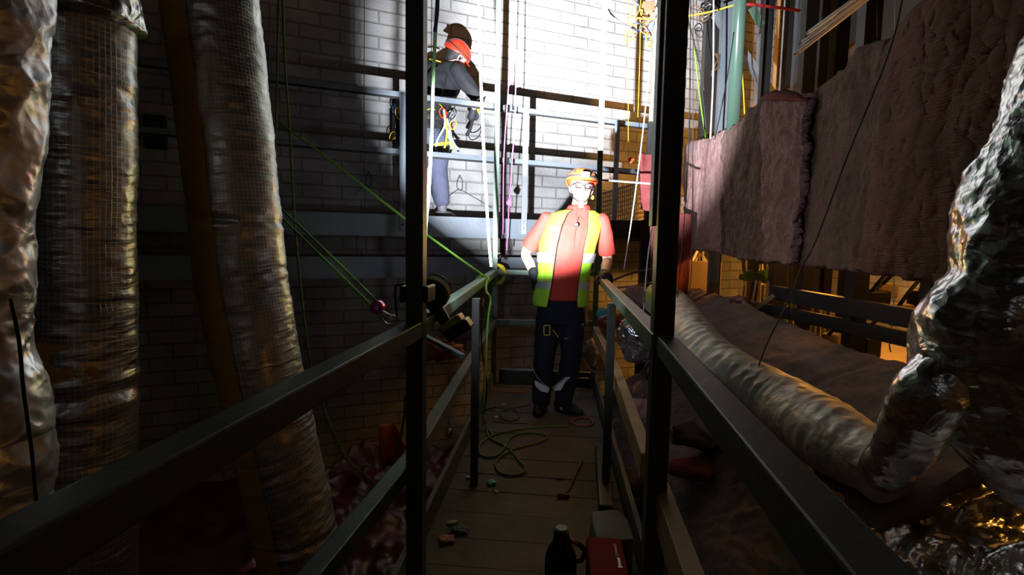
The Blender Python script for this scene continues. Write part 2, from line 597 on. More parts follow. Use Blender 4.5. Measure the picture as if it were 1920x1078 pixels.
# sleeve plate on the near right post
bm = NB(); bar(bm, (.258, 1.41, 1.34), (.258, 1.41, 5.0), .012, .05, up=(0, 1, 0), bev=.002); obj('sleeve', bm, M['olive'], Rr)
# end railing
Er = thing('walkway_railing', 'grey green railing closing the far end of the walkway behind the man', 'railing', (-.1, 4.6, 0))
for z, nm in ((ZH, 'handrail'), (ZM, 'mid_rail')):
    rail(nm, [(fL.x, fL.y, z), (cR.x, 4.56, z)], .045, .045, M['green_steel'], Er)
bm = NB(); bar(bm, (fL.x + .04, 4.62, .045), (cR.x, 4.60, .045), .02, .15); obj('toe_board', bm, M['olive'], Er)
bm = NB(); bar(bm, (fL.x + .04, 4.61, .127), (cR.x, 4.59, .127), .03, .012); obj('toe_board_lip', bm, M['zinc'], Er)

# ---------------------------------------------------------------- gallery along the back wall
G = thing('wall_gallery', 'long blue grey steel gallery with two rails along the brick wall', 'gallery', (0, GA, 1.5))
def gp(px, py, a=GA): return PG(px, py, a)
def gx(x, z, off=0.0): return Vector((x, GA + GS * x + off, z))
z_top = gp(700, 171).z; z_low = gp(700, 280).z; z_led = gp(700, 401).z
XL, XR = -4.3, 2.1
XR = min(XR, gp(1262, 240).x + .1)
for z, nm in ((z_top, 'top_rail'), (z_low, 'lower_rail')):
    bm = NB(); bar(bm, gx(XL, z), gx(XR, z), .035, .045, bev=.003); obj(nm, bm, M['gal_blue'], G)
    bm = NB(); bar(bm, gx(XL, z - .031), gx(XR, z - .031), .008, .016); obj('rail_flange', bm, M['black_steel'], G)
for px, x2 in ((757, 0), (985, 0), (1155, 0), (532, 1)):
    if x2: continue
    p = gp(px, 300)
    bm = NB(); bar(bm, gx(p.x, z_led - .15, -.03), gx(p.x, z_top, -.03), .055, .02, up=(-GS, 1, 0), bev=.002)
    pp = obj('gallery_post', bm, M['zinc'] if px == 985 else M['gal_blue'], G)
    for dz in (.04, -.03):
        bm = NB(); cyl(bm, gx(p.x, z_led - .06 + dz, -.05), gx(p.x, z_led - .06 + dz, -.04), .009, 8)
        obj('bolt', bm, M['black_steel'], pp)
bh = gp(700, 401).z - gp(700, 442).z
bm = NB(); bar(bm, gx(XL, z_led - bh / 2), gx(XR + 1, z_led - bh / 2), .012, bh)
for z in (z_led - .004, z_led - bh + .004): bar(bm, gx(XL, z, .03), gx(XR + 1, z, .03), .06, .008)
obj('edge_beam', bm, M['gal_blue'], G)
zb1, zb2 = gp(650, 482).z, gp(650, 521).z
bm = NB(); bar(bm, gx(XL, (zb1 + zb2) / 2, .03), gx(XR - 1.05, (zb1 + zb2) / 2, .03), .012, zb1 - zb2)
for z in (zb1, zb2): bar(bm, gx(XL, z, .06), gx(XR - 1.05, z, .06), .06, .008)
obj('lower_beam', bm, M['gal_blue'], G)
bm = NB()
bar(bm, gx(XL, z_led - .02, .62), gx(XR + 1, z_led - .02, .62), 1.03, .03)
obj('gallery_floor', bm, M['gal_blue'], G)
x = XL
while x < XR:
    bm = NB(); bar(bm, gx(x, z_led - .09, .05), gx(x, z_led - .09, 1.15), .04, .06); obj('floor_joist', bm, M['gal_blue'], G)
    x += .9
# plate joining rails (small bolts)
for px in (950,):
    for z in (z_top, z_low):
        p = gp(px, 300)
        bm = NB(); box(bm, gx(p.x, z, -.03), .05, .03, .05, ang); box(bm, gx(p.x + .06, z, -.03), .03, .03, .03, ang)
        obj('rail_coupler', bm, M['black_steel'], G)

# ---------------------------------------------------------------- ducts
def path_frames(pts, n):
    pts = catmull(pts, 12)
    L = [0]
    for a, b in zip(pts[:-1], pts[1:]): L.append(L[-1] + (b - a).length)
    out = []
    j = 0
    for i in range(n + 1):
        s = L[-1] * i / n
        while j < len(L) - 2 and L[j + 1] < s: j += 1
        t = (s - L[j]) / max(1e-9, L[j + 1] - L[j])
        out.append((pts[j].lerp(pts[j + 1], t), s))
    return out, L[-1]


def duct_mesh(pts, rad, n, seg, disp, ref=(0, 1, 0), uoff=0):
    bm = NB()
    fr, L = path_frames(pts, n)
    lay = bm.loops.layers.uv.verify()
    rings = []
    s = None
    for i, (p, l) in enumerate(fr):
        a = fr[max(0, i - 1)][0]; b = fr[min(n, i + 1)][0]
        d = (b - a).normalized()
        if s is None: s = d.cross(Vector(ref)).normalized()
        s = (s - d * s.dot(d)).normalized()
        u = s.cross(d)
        ring = []
        for k in range(seg):
            th = 2 * PI * k / seg
            r = rad(l / L, th)
            dirv = s * math.cos(th) + u * math.sin(th)
            q = p + dirv * r
            ring.append(bm.verts.new(q + dirv * disp(q, l, th, r)))
        rings.append(ring)
    R0 = rad(.5, 0)
    for i in range(n):
        for k in range(seg):
            k2 = (k + 1) % seg
            f = bm.faces.new([rings[i][k], rings[i][k2], rings[i + 1][k2], rings[i + 1][k]])
            l0, l1 = fr[i][1], fr[i + 1][1]
            for lp, (kk, ll) in zip(f.loops, ((k, l0), (k + 1, l0), (k + 1, l1), (k, l1))):
                lp[lay].uv = (2 * PI * R0 * kk / seg + uoff, ll)
    bm.faces.new(rings[0][::-1]); bm.faces.new(rings[-1])
    return bm


def band(px, py0, py1): pass


def hang_disp(seed, fold=.006, creases=()):
    def f(q, l, th, r):
        v = fold * .9 * noise.noise(Vector((math.cos(th) * 1.2 + seed, math.sin(th) * 1.2, l * 26)))
        v += fold * .6 * noise.noise(Vector((math.cos(th) * 3 + seed, math.sin(th) * 3, l * 60)))
        v += fold * 1.6 * noise.noise(Vector((math.cos(th) + seed, math.sin(th), l * 5)))
        v += fold * 1.5 * max(0, noise.noise(Vector((math.cos(th) * 1.5 + seed, math.sin(th) * 1.5, l * 2.5))) + .15) * noise.noise(Vector((th * .6 + seed, l * 85 + math.sin(th) * 2, 3)))
        for (lc, w, dep, tilt) in creases:
            dep = dep * max(0, .25 + 1.5 * noise.noise(Vector((math.cos(th) * 1.1 + lc * 9, math.sin(th) * 1.1, seed + lc * 4))))
            x = (l - lc - tilt * math.cos(th)) / w
            v -= dep * math.exp(-x * x) * (1 + .4 * noise.noise(Vector((th * 3, seed, l * 40))))
            v += dep * .55 * math.exp(-((x - 1.7) ** 2)) + dep * .4 * math.exp(-((x + 1.8) ** 2))
        return v
    return f


# D2: the straight foil duct, second from left
Y2 = 1.22
top, bot = PY(150, -90, Y2), PY(158, 1178, Y2)
zl = lambda py: (top.z - PY(150, py, Y2).z)
D2 = thing('foil_duct', 'straight vertical foil-wrapped duct with scrim grid and a brown tape band', 'duct', (bot.x, Y2, bot.z))
disp2 = hang_disp(2.0, .0030, ((zl(168), .016, .012, .012), (zl(318), .010, .006, -.01), (zl(628), .012, .008, .006), (zl(735), .018, .013, -.014), (zl(560), .01, .004, 0)))
obj('foil_jacket', duct_mesh([top, (top + bot) / 2, bot], lambda t, th: .1135 + .006 * t, 420, 120, disp2), M['foil_fold'], D2, smooth=True)
a, b = PY(150, 628, Y2), PY(150, 700, Y2)
obj('tape_band', duct_mesh([a + Vector((0, 0, .0)), (a + b) / 2, b], lambda t, th: .1225, 24, 90, lambda q, l, th, r: .004 * noise.noise(q * 30) - .004 * math.exp(-((l - .04) / .02) ** 2)), M['tape'], D2, smooth=True)
a, b = PY(140, -90, Y2 - .02), PY(165, 52, Y2 - .02)
obj('plastic_collar', duct_mesh([a, (a + b) / 2, b], lambda t, th: .113 + .006 * math.sin(th * 3 + t * 4), 40, 90, lambda q, l, th, r: .02 * ridge(q * 16, 3) - .006), M['foil_bare'], D2, smooth=True)

# D1: close crumpled duct at the left edge
Y1 = .62
p = [PY(-42, -150, Y1), PY(-44, 150, Y1), PY(-62, 480, Y1), PY(-70, 640, Y1), PY(-40, 820, Y1), PY(-30, 900, Y1), PY(-60, 1200, Y1)]
def r1(t, th): return .0745 + .010 * math.exp(-((t - .66) / .07) ** 2) - .006 * math.exp(-((t - .38) / .03) ** 2)
o = obj('foil_duct', duct_mesh(p, r1, 300, 110, lambda q, l, th, r: .011 * ridge(q * 12, 4) - .008 + .006 * noise.noise(q * 6)), M['foil_bright'], smooth=True,
        label='crumpled bright foil duct closest to the camera at the left edge', cat='duct')

# D3: leaning duct with brown paper stripe
Y3 = 1.72
p = [PY(378, -120, Y3), PY(395, 0, Y3), PY(432, 300, Y3), PY(462, 560, Y3), PY(510, 800, Y3), PY(575, 1090, Y3), PY(600, 1200, Y3)]
D3 = thing('foil_duct', 'leaning foil-wrapped duct with an ochre paper stripe down its left side', 'duct', tuple(p[-1]))
cs = [(.30, .014, .008, .03), (.62, .01, .006, -.02), (.95, .013, .009, .02), (1.15, .012, .008, -.02), (1.62, .014, .010, .03), (1.85, .012, .012, -.03), (2.1, .014, .012, .02), (2.35, .014, .012, -.02)]
disp3 = hang_disp(5.0, .0032, cs)
R3 = lambda t, th: .150 - .012 * t
bmD = duct_mesh(p, R3, 460, 130, disp3)
obj('foil_jacket', bmD, M['foil'], D3, smooth=True)
# stripe of paper following the duct surface on the left-front side
def stripe(pts, rad, disp, th0, th1, n, m, lift=.003, ref=(0, 1, 0)):
    bm = NB()
    fr, L = path_frames(pts, n)
    s = None
    rings = []
    for i, (pp, l) in enumerate(fr):
        a = fr[max(0, i - 1)][0]; b = fr[min(n, i + 1)][0]
        d = (b - a).normalized()
        if s is None: s = d.cross(Vector(ref)).normalized()
        s = (s - d * s.dot(d)).normalized(); u = s.cross(d)
        ring = []
        w = .04 * noise.noise(Vector((0, 0, l * 9)))
        for k in range(m + 1):
            th = th0 + w + (th1 - th0) * k / m
            r = rad(l / L, th) + lift
            dv = s * math.cos(th) + u * math.sin(th)
            q = pp + dv * r
            ring.append(bm.verts.new(q + dv * disp(q, l, th, r)))
        rings.append(ring)
    for i in range(n):
        for k in range(m):
            bm.faces.new([rings[i][k], rings[i][k + 1], rings[i + 1][k + 1], rings[i + 1][k]])
    return bm
# find which angle faces the camera's left: s = d x Y ; d is downward -> s = (-Z x Y) = +X
obj('paper_stripe', stripe(p, R3, disp3, PI + .25, PI + 1.65, 460, 26, .004), M['tape'], D3, smooth=True)

# right vertical duct, crumpled foil
Yr = 1.25
p = [PY(2200, -200, Yr), PY(2120, 60, Yr), PY(1992, 360, Yr), PY(1918, 540, Yr), PY(1884, 680, Yr), PY(1950, 800, Yr), PY(2100, 880, Yr)]
def rr(t, th): return .165 + .01 * t - .012 * math.exp(-((t - .60) / .03) ** 2) - .010 * math.exp(-((t - .77) / .02) ** 2)
obj('foil_duct', duct_mesh(p, rr, 300, 130, lambda q, l, th, r: .024 * ridge(Vector((q.x * 3.2, q.y * 3.2, q.z * 4.4)), 5) - .018 + .012 * noise.noise(q * 6) + .011 * ridge(q * 13, 3)), M['foil_bare'], smooth=True,
    label='large crumpled bare foil duct rising at the right edge', cat='duct')

# elbow joining the two ducts
p = [PY(1655, 885, 1.60), PY(1680, 858, 1.45), PY(1712, 806, 1.32), PY(1745, 742, 1.25), PY(1800, 690, 1.25)]
obj('foil_elbow', duct_mesh(p, lambda t, th: .060 + .018 * t - .014 * math.exp(-((t - .30) / .06) ** 2), 90, 70, lambda q, l, th, r: .009 * ridge(q * 17, 4) - .005), M['foil_bare'], smooth=True,
    label='small crumpled foil elbow between the flexible duct and the large right duct', cat='duct')
# horizontal silver flexible duct
p = [PZ(1236, 560, .92), PZ(1262, 575, .84), PZ(1285, 618, .80), PZ(1345, 690, .70), PZ(1470, 765, .63), PZ(1600, 845, .62), PZ(1668, 880, .62)]
def rh(t, th): return (.135 - .028 * math.exp(-((t - .98) / .06) ** 2)) * (0.9 + .1 * min(1, t * 4))
def dh(q, l, th, r):
    v = .0022 * math.sin(l * 105 + 5 * noise.noise(q * 4) + 1.2 * math.sin(th)) * (.5 + .9 * noise.noise(q * 5))
    v += .010 * ridge(Vector((math.cos(th) * 1.3, math.sin(th) * 1.3, l * 12)), 3) - .008
    return v
obj('flexible_duct', duct_mesh(p, rh, 420, 100, dh, ref=(0, 0, 1)), M['foil_dull'], smooth=True,
    label='silver flexible duct lying along the dusty insulation right of the walkway', cat='duct')

# crumpled foil sheet bottom right
c00, c10, c11, c01 = PZ(1590, 845, .50), PZ(2250, 760, .66), PZ(2300, 1350, .52), PZ(1560, 1260, .30)
def fs(u, v):
    q = c00.lerp(c10, u).lerp(c01.lerp(c11, u), v)
    q = q.copy()
    q.z += .10 * (ridge(Vector((q.x * 1.6 + q.y * 1.4, q.y * 4.4 - q.x * 2.6, 4.4)), 4) - .55) + .02 * noise.noise(q * 10) + .10 * max(0, u - .1)
    return q
bm = NB(); grid(bm, fs, 170, 150)
o = obj('foil_sheet', bm, M['foil_bare'], smooth=True, label='crumpled foil sheet with orange glints spread below the right foil duct', cat='foil sheet')
solidify(o, .004)

# ---------------------------------------------------------------- insulation
XB = 1.45
topP = [(1284, 272), (1300, 264), (1335, 258), (1350, 246), (1380, 232), (1402, 205), (1425, 190), (1452, 176), (1490, 178), (1515, 172), (1533, 158), (1560, 146), (1590, 128), (1606, 92), (1632, 80), (1670, 70), (1702, 48), (1740, 14), (1790, -24), (1850, -60), (1960, -110), (2080, -160)]
botP = [(1279, 466), (1335, 470), (1395, 486), (1440, 490), (1500, 497), (1560, 503), (1640, 509), (1700, 518), (1760, 528), (1850, 542), (1960, 556), (2080, 575)]
def poly_at(P, px):
    for (x0, y0), (x1, y1) in zip(P[:-1], P[1:]):
        if x0 <= px <= x1: return y0 + (y1 - y0) * (px - x0) / (x1 - x0)
    return P[-1][1] if px > P[-1][0] else P[0][1]


def batt(x0t, x1t, x0b, x1b, xoff, seed, m, label, thick=.05, amp=.035, torn=0, topdrop=0, tuck=0):
    def fn(u, v):
        pt = x0t + (x1t - x0t) * u; pb = x0b + (x1b - x0b) * u
        a = PX(pt, poly_at(topP, pt) + topdrop, XB + xoff); b = PX(pb, poly_at(botP, pb), XB + xoff)
        q = a.lerp(b, v)
        e = min(u, 1 - u)
        bul = amp * (.5 * math.sin(PI * min(1, u * 1.0)) + .6 * noise.noise(Vector((q.y * 2.2 + seed, q.z * 1.3, seed))) + .25 * noise.noise(Vector((q.y * 7, q.z * 4, seed))))
        if tuck: q.x += tuck * max(0, 1 - u / .28) ** 2
        if torn: bul += torn * (ridge(Vector((q.y * 5, q.z * 3.5, seed)), 5) - .5)
        bul += .010 * noise.noise(Vector((q.y * 22, q.z * 16, seed))) + .004 * noise.noise(Vector((q.y * 60, q.z * 60, seed)))
        if v < .04: bul -= .02 * (1 - v / .04)
        q.x -= bul
        if v in (0, 1) or u in (0, 1): q.z += .010 * noise.noise(Vector((q.y * 18, seed, v)))
        q.z += .018 * noise.noise(Vector((q.y * 9, seed * 3, 0))) * v
        return q
    bm = NB(); grid(bm, fn, 110, 110)
    o = obj('insulation_blanket', bm, m, smooth=True, label=label, cat='insulation', group=None)
    solidify(o, thick, 1)
    return o


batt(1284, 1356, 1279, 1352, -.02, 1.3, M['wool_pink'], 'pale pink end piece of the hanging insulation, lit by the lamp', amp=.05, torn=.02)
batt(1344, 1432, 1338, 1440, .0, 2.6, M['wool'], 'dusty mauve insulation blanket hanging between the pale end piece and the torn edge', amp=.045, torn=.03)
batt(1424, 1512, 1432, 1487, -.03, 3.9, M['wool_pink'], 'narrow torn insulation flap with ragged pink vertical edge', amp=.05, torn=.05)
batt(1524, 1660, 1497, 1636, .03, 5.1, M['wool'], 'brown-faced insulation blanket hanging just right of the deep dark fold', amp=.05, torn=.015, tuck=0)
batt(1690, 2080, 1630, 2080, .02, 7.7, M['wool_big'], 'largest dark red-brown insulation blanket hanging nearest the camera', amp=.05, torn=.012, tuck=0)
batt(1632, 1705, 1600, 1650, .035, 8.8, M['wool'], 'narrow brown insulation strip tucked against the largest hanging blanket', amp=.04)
batt(1480, 1580, 1460, 1530, .10, 9.3, M['wool_red'], 'deep red inner sheet added to darken the fold of the hanging blankets', amp=.02, topdrop=8)  # added sheet: closes the gap against orange light and keeps the fold dark
# curled flap along the top
def flap(u, v):
    px = 1428 + 86 * u
    q = PX(px, 186 - 6 * math.sin(u * PI) + 3 * u, XB - .03)
    th = -.6 + v * 3.6
    r = .045 * math.sin(PI * min(1, max(0, u * .9 + .08)))
    return q + Vector((-math.cos(th) * r, 0, math.sin(th) * r * .8 + .01 * noise.noise(q * 14)))
bm = NB(); grid(bm, flap, 40, 14); o = obj('insulation_flap', bm, M['wool_red'], smooth=True, label='small dark red flap curled over the top edge of the hanging insulation', cat='insulation'); solidify(o, .012)
# support rail the insulation hangs from, on the far side
bm = NB(); bar(bm, (XB + .10, 5.7, PX(1300, 262, XB).z - .20), (XB + .10, .8, PX(1760, 0, XB).z - .20), .05, .05)
obj('hanging_rail', bm, M['black_steel'], label='dark rail behind the insulation that carries the hanging blankets', cat='rail')

# dark red piece between man and post
def rb(u, v):
    q = PY(1200 + 46 * u + 4 * v, 287 + (u * 3) + (105 + 3 * math.sin(u * 5)) * v, 5.0)
    q.y += .05 * math.sin(u * 4 + v * 2) + .02 * noise.noise(q * 9)
    return q
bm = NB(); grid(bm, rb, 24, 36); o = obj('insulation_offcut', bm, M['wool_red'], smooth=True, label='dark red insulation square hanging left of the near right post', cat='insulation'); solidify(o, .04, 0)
def rb2(u, v):
    q = PY(1222 + 70 * u, 392 + 150 * v + 10 * u, 5.15)
    q.y += .06 * math.sin(u * 5 + v * 3) + .02 * noise.noise(q * 9)
    return q
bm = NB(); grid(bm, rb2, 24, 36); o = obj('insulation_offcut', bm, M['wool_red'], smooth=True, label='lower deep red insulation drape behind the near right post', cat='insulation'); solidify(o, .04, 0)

# wedge of insulation below the gap (sloping slab)
edgeP = [(1262, 530), (1290, 536), (1335, 549), (1372, 556), (1402, 572), (1450, 590), (1490, 603), (1530, 622), (1560, 640), (1620, 664), (1720, 700), (1850, 745), (2000, 800)]
def slab(u, v):
    px = 1262 + (2000 - 1262) * (1 - (1 - u) ** 1.5)
    a = PX(px, poly_at(edgeP, px), XB + .05)
    q = a + Vector((-.50 * v, 0, -.34 * v ** 1.25))
    q.z += .03 * noise.noise(Vector((q.x * 3, q.y * 2.3, 1))) + .012 * noise.noise(q * 12) + .004 * noise.noise(q * 40)
    q.z -= .05 * max(0, 1 - abs((q.y - 3.3) + q.x * .6) / .05) * (.5 + .5 * noise.noise(Vector((0, q.y, q.x * 7)))) * min(1, v * 3)
    return q
bm = NB(); grid(bm, slab, 220, 60)
o = obj('insulation_slab', bm, M['wool_grey'], smooth=True, label='grey-brown faced insulation slab sloping up behind the silver flexible duct', cat='insulation'); solidify(o, .06, -1)

# loose insulation between walkway and duct
def hgt(x, y):
    t = (x - .42) / .75
    z = -.55 + .75 * max(0, min(1, t)) ** .8 + .10 * noise.noise(Vector((x * 2.5, y * 2, 7))) + .06 * (ridge(Vector((x * 4, y * 3.4, 2)), 3) - .5) + .02 * noise.noise(Vector((x * 14, y * 14, 2)))
    z += .012 * noise.noise(Vector((x * 40, y * 40, 1)))
    return z
bm = NB(); grid(bm, lambda u, v: Vector((.40 + .85 * u, .2 + 5.2 * v, hgt(.40 + .85 * u, .2 + 5.2 * v))), 90, 360)
o = obj('loose_insulation', bm, M['wool_grey'], smooth=True, label='heap of loose dusty insulation filling the gap right of the walkway', cat='insulation', kind='stuff'); solidify(o, .03, -1)
# lumps on it
for i, (px, py, z, s, m_, lab) in enumerate(((1305, 815, .12, .13, 'wool_grey', 'grey torn lump of insulation beside the near right post'),
                                         (1200, 765, .12, .10, 'wool_pink', 'pink torn wool lump seen between the right posts'),
                                         (1300, 880, .0, .09, 'wool_red', 'dark red wool lump low beside the ochre mid rail'),
                                         (1205, 660, .30, .10, 'wool_red', 'red wool scrap under the right handrail'),
                                         (1185, 905, -.2, .11, 'wool_grey', 'small grey wool lump below the right toe board'))):
    c = PZ(px, py, z)
    bm = NB(); ball(bm, c, s * 1.3, s, s * .6, seg=40)
    for v in bm.verts: v.co += (v.co - c) * (.5 * noise.noise(v.co * 9) + .25 * noise.noise(v.co * 25))
    obj('insulation_lump', bm, M[m_], smooth=True, label=lab, cat='insulation')

# left side below the walkway: sheets
def lsheet(x0, x1, y0, y1, z0, amp, f, seed):
    def fn(u, v):
        x, y = x0 + (x1 - x0) * u, y0 + (y1 - y0) * v
        return Vector((x, y, z0 + amp * (ridge(Vector((x * f, y * f, seed)), 3) - .5) + .3 * amp * noise.noise(Vector((x * 9, y * 9, seed)))))
    return fn
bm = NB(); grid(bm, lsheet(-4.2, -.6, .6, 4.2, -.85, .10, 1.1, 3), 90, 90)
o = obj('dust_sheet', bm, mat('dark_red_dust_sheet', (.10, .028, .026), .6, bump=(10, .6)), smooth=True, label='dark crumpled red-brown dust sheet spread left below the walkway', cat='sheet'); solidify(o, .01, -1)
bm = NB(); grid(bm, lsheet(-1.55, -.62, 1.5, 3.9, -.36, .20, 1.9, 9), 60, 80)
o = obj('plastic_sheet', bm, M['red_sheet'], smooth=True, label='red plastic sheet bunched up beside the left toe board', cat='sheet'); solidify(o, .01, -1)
c = PZ(742, 838, -.05)
bm = NB()
grid(bm, lambda u, v: c + Vector(((u - .5) * .22, .1 * math.sin(u * 5), (v - .5) * .28 * (1 - .6 * u))), 12, 12)
o = obj('warning_flag', bm, mat('orange_red_cloth', (.65, .10, .03), .6), smooth=True, label='small orange-red cloth corner sticking up left of the near left post', cat='cloth'); solidify(o, .006)

# perforated grating seen behind the man's shoulder
gt = thing('grating_panel', 'perforated galvanised grating panel behind the vested man', 'grating', tuple(PG(1165, 420, GA + .55)))
q00, q10, q11, q01 = PG(1120, 366, GA + .5), PG(1212, 338, GA + .5), PG(1212, 410, GA + .5), PG(1120, 430, GA + .5)
bm = NB()
def qd(u, v): return q00.lerp(q10, u).lerp(q01.lerp(q11, u), v)
for i in range(25):
    bar(bm, qd(i / 24, 0), qd(i / 24, 1), .012, .004, up=(0, 1, 0))
for j in range(9):
    bar(bm, qd(0, j / 8), qd(1, j / 8), .004, .018 if j % 8 else .03, up=(0, 0, 1))
obj('grating_mesh', bm, M['grate'], gt)
bm = NB()
for a, b in ((q00, q10), (q01, q11)): bar(bm, a, b, .03, .03)
obj('grating_frame', bm, M['grate'], gt)
# ================================================================== people
M['skin'] = mat('skin', (.62, .40, .30), .55, bump=(80, .08))
M['glove'] = mat('dark_glove', (.018, .02, .026), .75, bump=(60, .3))
M['polo'] = mat('orange_polo', (.52, .045, .03), .8, bump=(90, .15))
M['vest'] = mat('hi_vis_yellow', (.42, .80, .04), .7, bump=(120, .15))
M['reflect'] = mat('reflective_tape', (.55, .57, .60), .4, metal=.3)
M['navy'] = mat('navy_trousers', (.007, .009, .022), .85, bump=(25, .4))
M['work_blue'] = mat('grey_blue_trousers', (.08, .085, .14), .85, bump=(25, .5))
M['black_cloth'] = mat('black_shirt', (.009, .010, .013), .85, bump=(25, .5))
M['boot'] = mat('black_boot', (.01, .01, .01), .55)
M['boot_grey'] = mat('grey_boot', (.16, .16, .18), .6)
M['helmet_orange'] = mat('orange_red_helmet', (.80, .09, .02), .3)
M['helmet_red'] = mat('red_helmet', (.75, .035, .015), .3)
M['strap'] = mat('black_strap', (.015, .015, .017), .7)
M['yellow'] = mat('yellow_plastic', (.80, .62, .04), .5)
M['white'] = mat('white_fabric', (.72, .72, .75), .8)
M['lamp_glass'] = mat('clear_lamp_lens', (.85, .85, .85), .1)
M['hair'] = mat('grey_stubble', (.20, .17, .15), .9)


def remeshed(bm, voxel, smooth, name, m, parent, drop=None, bump_fn=None):
    tm = bpy.data.meshes.new('tmp'); bmesh.ops.recalc_face_normals(bm, faces=bm.faces); bm.to_mesh(tm); bm.free()
    to = bpy.data.objects.new('tmp', tm); COL.objects.link(to)
    r = to.modifiers.new('r', 'REMESH'); r.mode = 'VOXEL'; r.voxel_size = voxel; r.adaptivity = 0
    if smooth:
        s = to.modifiers.new('s', 'SMOOTH'); s.factor = .5; s.iterations = smooth
    dg = bpy.context.evaluated_depsgraph_get()
    dg.update()
    me = bpy.data.meshes.new_from_object(to.evaluated_get(dg))
    bpy.data.objects.remove(to)
    b2 = NB(); b2.from_mesh(me)
    if drop:
        bmesh.ops.delete(b2, geom=[v for v in b2.verts if drop(v.co)], context='VERTS')
    if bump_fn:
        b2.normal_update()
        for v in b2.verts: v.co += v.normal * bump_fn(v.co)
    return obj(name, b2, m, parent, smooth=True)


def limb(bm, pts, rad, seg=16, n=5, ref=(1, 0, 0), flat=None):
    """smooth tapered closed limb with rounded ends"""
    P = catmull(pts, n) if len(pts) > 2 else [Vector(pts[0]).lerp(Vector(pts[1]), t / n) for t in range(n + 1)]
    k = len(pts) - 1
    R = []
    for i in range(len(P)):
        t = i / (len(P) - 1) * k
        j = min(int(t), k - 1); f = t - j; f = f * f * (3 - 2 * f) * .5 + f * .5
        R.append(rad[j] + (rad[j + 1] - rad[j]) * f)
    d0 = (P[0] - P[1]).normalized(); d1 = (P[-1] - P[-2]).normalized()
    cap0 = [(P[0] + d0 * R[0] * math.sin(a), R[0] * math.cos(a)) for a in (1.45, 1.1, .7, .35)]
    cap1 = [(P[-1] + d1 * R[-1] * math.sin(a), R[-1] * math.cos(a)) for a in (.35, .7, 1.1, 1.45)]
    PP = [c[0] for c in cap0] + P + [c[0] for c in cap1]
    RR = [max(.0008, c[1]) for c in cap0] + R + [max(.0008, c[1]) for c in cap1]
    tube(bm, PP, RR, seg, ref=ref, flat=flat)
    return bm


def torso_rings(bm, spine, side, front, seg=28, grow=0.0):
    """spine: (centre, rx, ry); elliptical loft, closed"""
    S_, F_ = Vector(side).normalized(), Vector(front).normalized()
    rings = []
    pts = catmull([s[0] for s in spine], 4)
    k = len(spine) - 1
    for i, c in enumerate(pts):
        t = i / (len(pts) - 1) * k; j = min(int(t), k - 1); f = t - j
        rx = spine[j][1] * (1 - f) + spine[j + 1][1] * f + grow
        ry = spine[j][2] * (1 - f) + spine[j + 1][2] * f + grow
        rings.append((c, rx, ry))
    V = []
    for c, rx, ry in rings:
        ring = []
        for q in range(seg):
            a = 2 * PI * q / seg
            ca, sa = math.cos(a), math.sin(a)
            e = .82
            ring.append(bm.verts.new(c + S_ * (rx * math.copysign(abs(ca) ** e, ca)) + F_ * (ry * math.copysign(abs(sa) ** e, sa))))
        V.append(ring)
    for A, B in zip(V[:-1], V[1:]):
        for q in range(seg): bm.faces.new([A[q], A[(q + 1) % seg], B[(q + 1) % seg], B[q]])
    bm.faces.new(V[0][::-1]); bm.faces.new(V[-1])
    return bm


def hand(bm, wrist, direc, palm_n, thumb, scale=1.0, curl=.35, grow=0.0):
    """palm + five fingers; direc towards fingertips, palm_n out of the palm, thumb = side of the thumb"""
    d = Vector(direc).normalized(); n = Vector(palm_n); n = (n - d * n.dot(d)).normalized(); t = Vector(thumb); t = (t - d * t.dot(d) - n * t.dot(n)).normalized()
    s = scale
    w = Vector(wrist)
    limb(bm, [w - d * .01, w + d * .035 * s, w + d * .085 * s], [.026 * s + grow, .036 * s + grow, .040 * s + grow], 14, 4, ref=n, flat=None)
    for k, (off, L, r) in enumerate(((.030, .070, .0092), (.010, .080, .0098), (-.011, .074, .0092), (-.031, .058, .0082))):
        p = w + d * .082 * s + t * off * s
        c = curl * (1 + .12 * k)
        pts = [p - d * .02 * s]
        pts.append(p)
        a = c * .6
        for seg_l in (.45, .31, .24):
            q = pts[-1] + (d * math.cos(a) + n * math.sin(a)) * L * seg_l * s
            pts.append(q); a += c
        limb(bm, pts, [(r + .001) * s + grow, (r + .001) * s + grow, r * s + grow, r * .92 * s + grow, r * .8 * s + grow], 10, 3, ref=t)
    p = w + d * .022 * s + t * .026 * s + n * .004
    pts = [p, p + (t * .75 + d * .6 + n * .15) * .034 * s, p + (t * .85 + d * 1.05 + n * .35).normalized() * .066 * s, p + (t * .55 + d * 1.3 + n * .6).normalized() * .092 * s]
    limb(bm, pts, [.014 * s + grow, .0125 * s + grow, .0108 * s + grow, .009 * s + grow], 10, 3, ref=n)


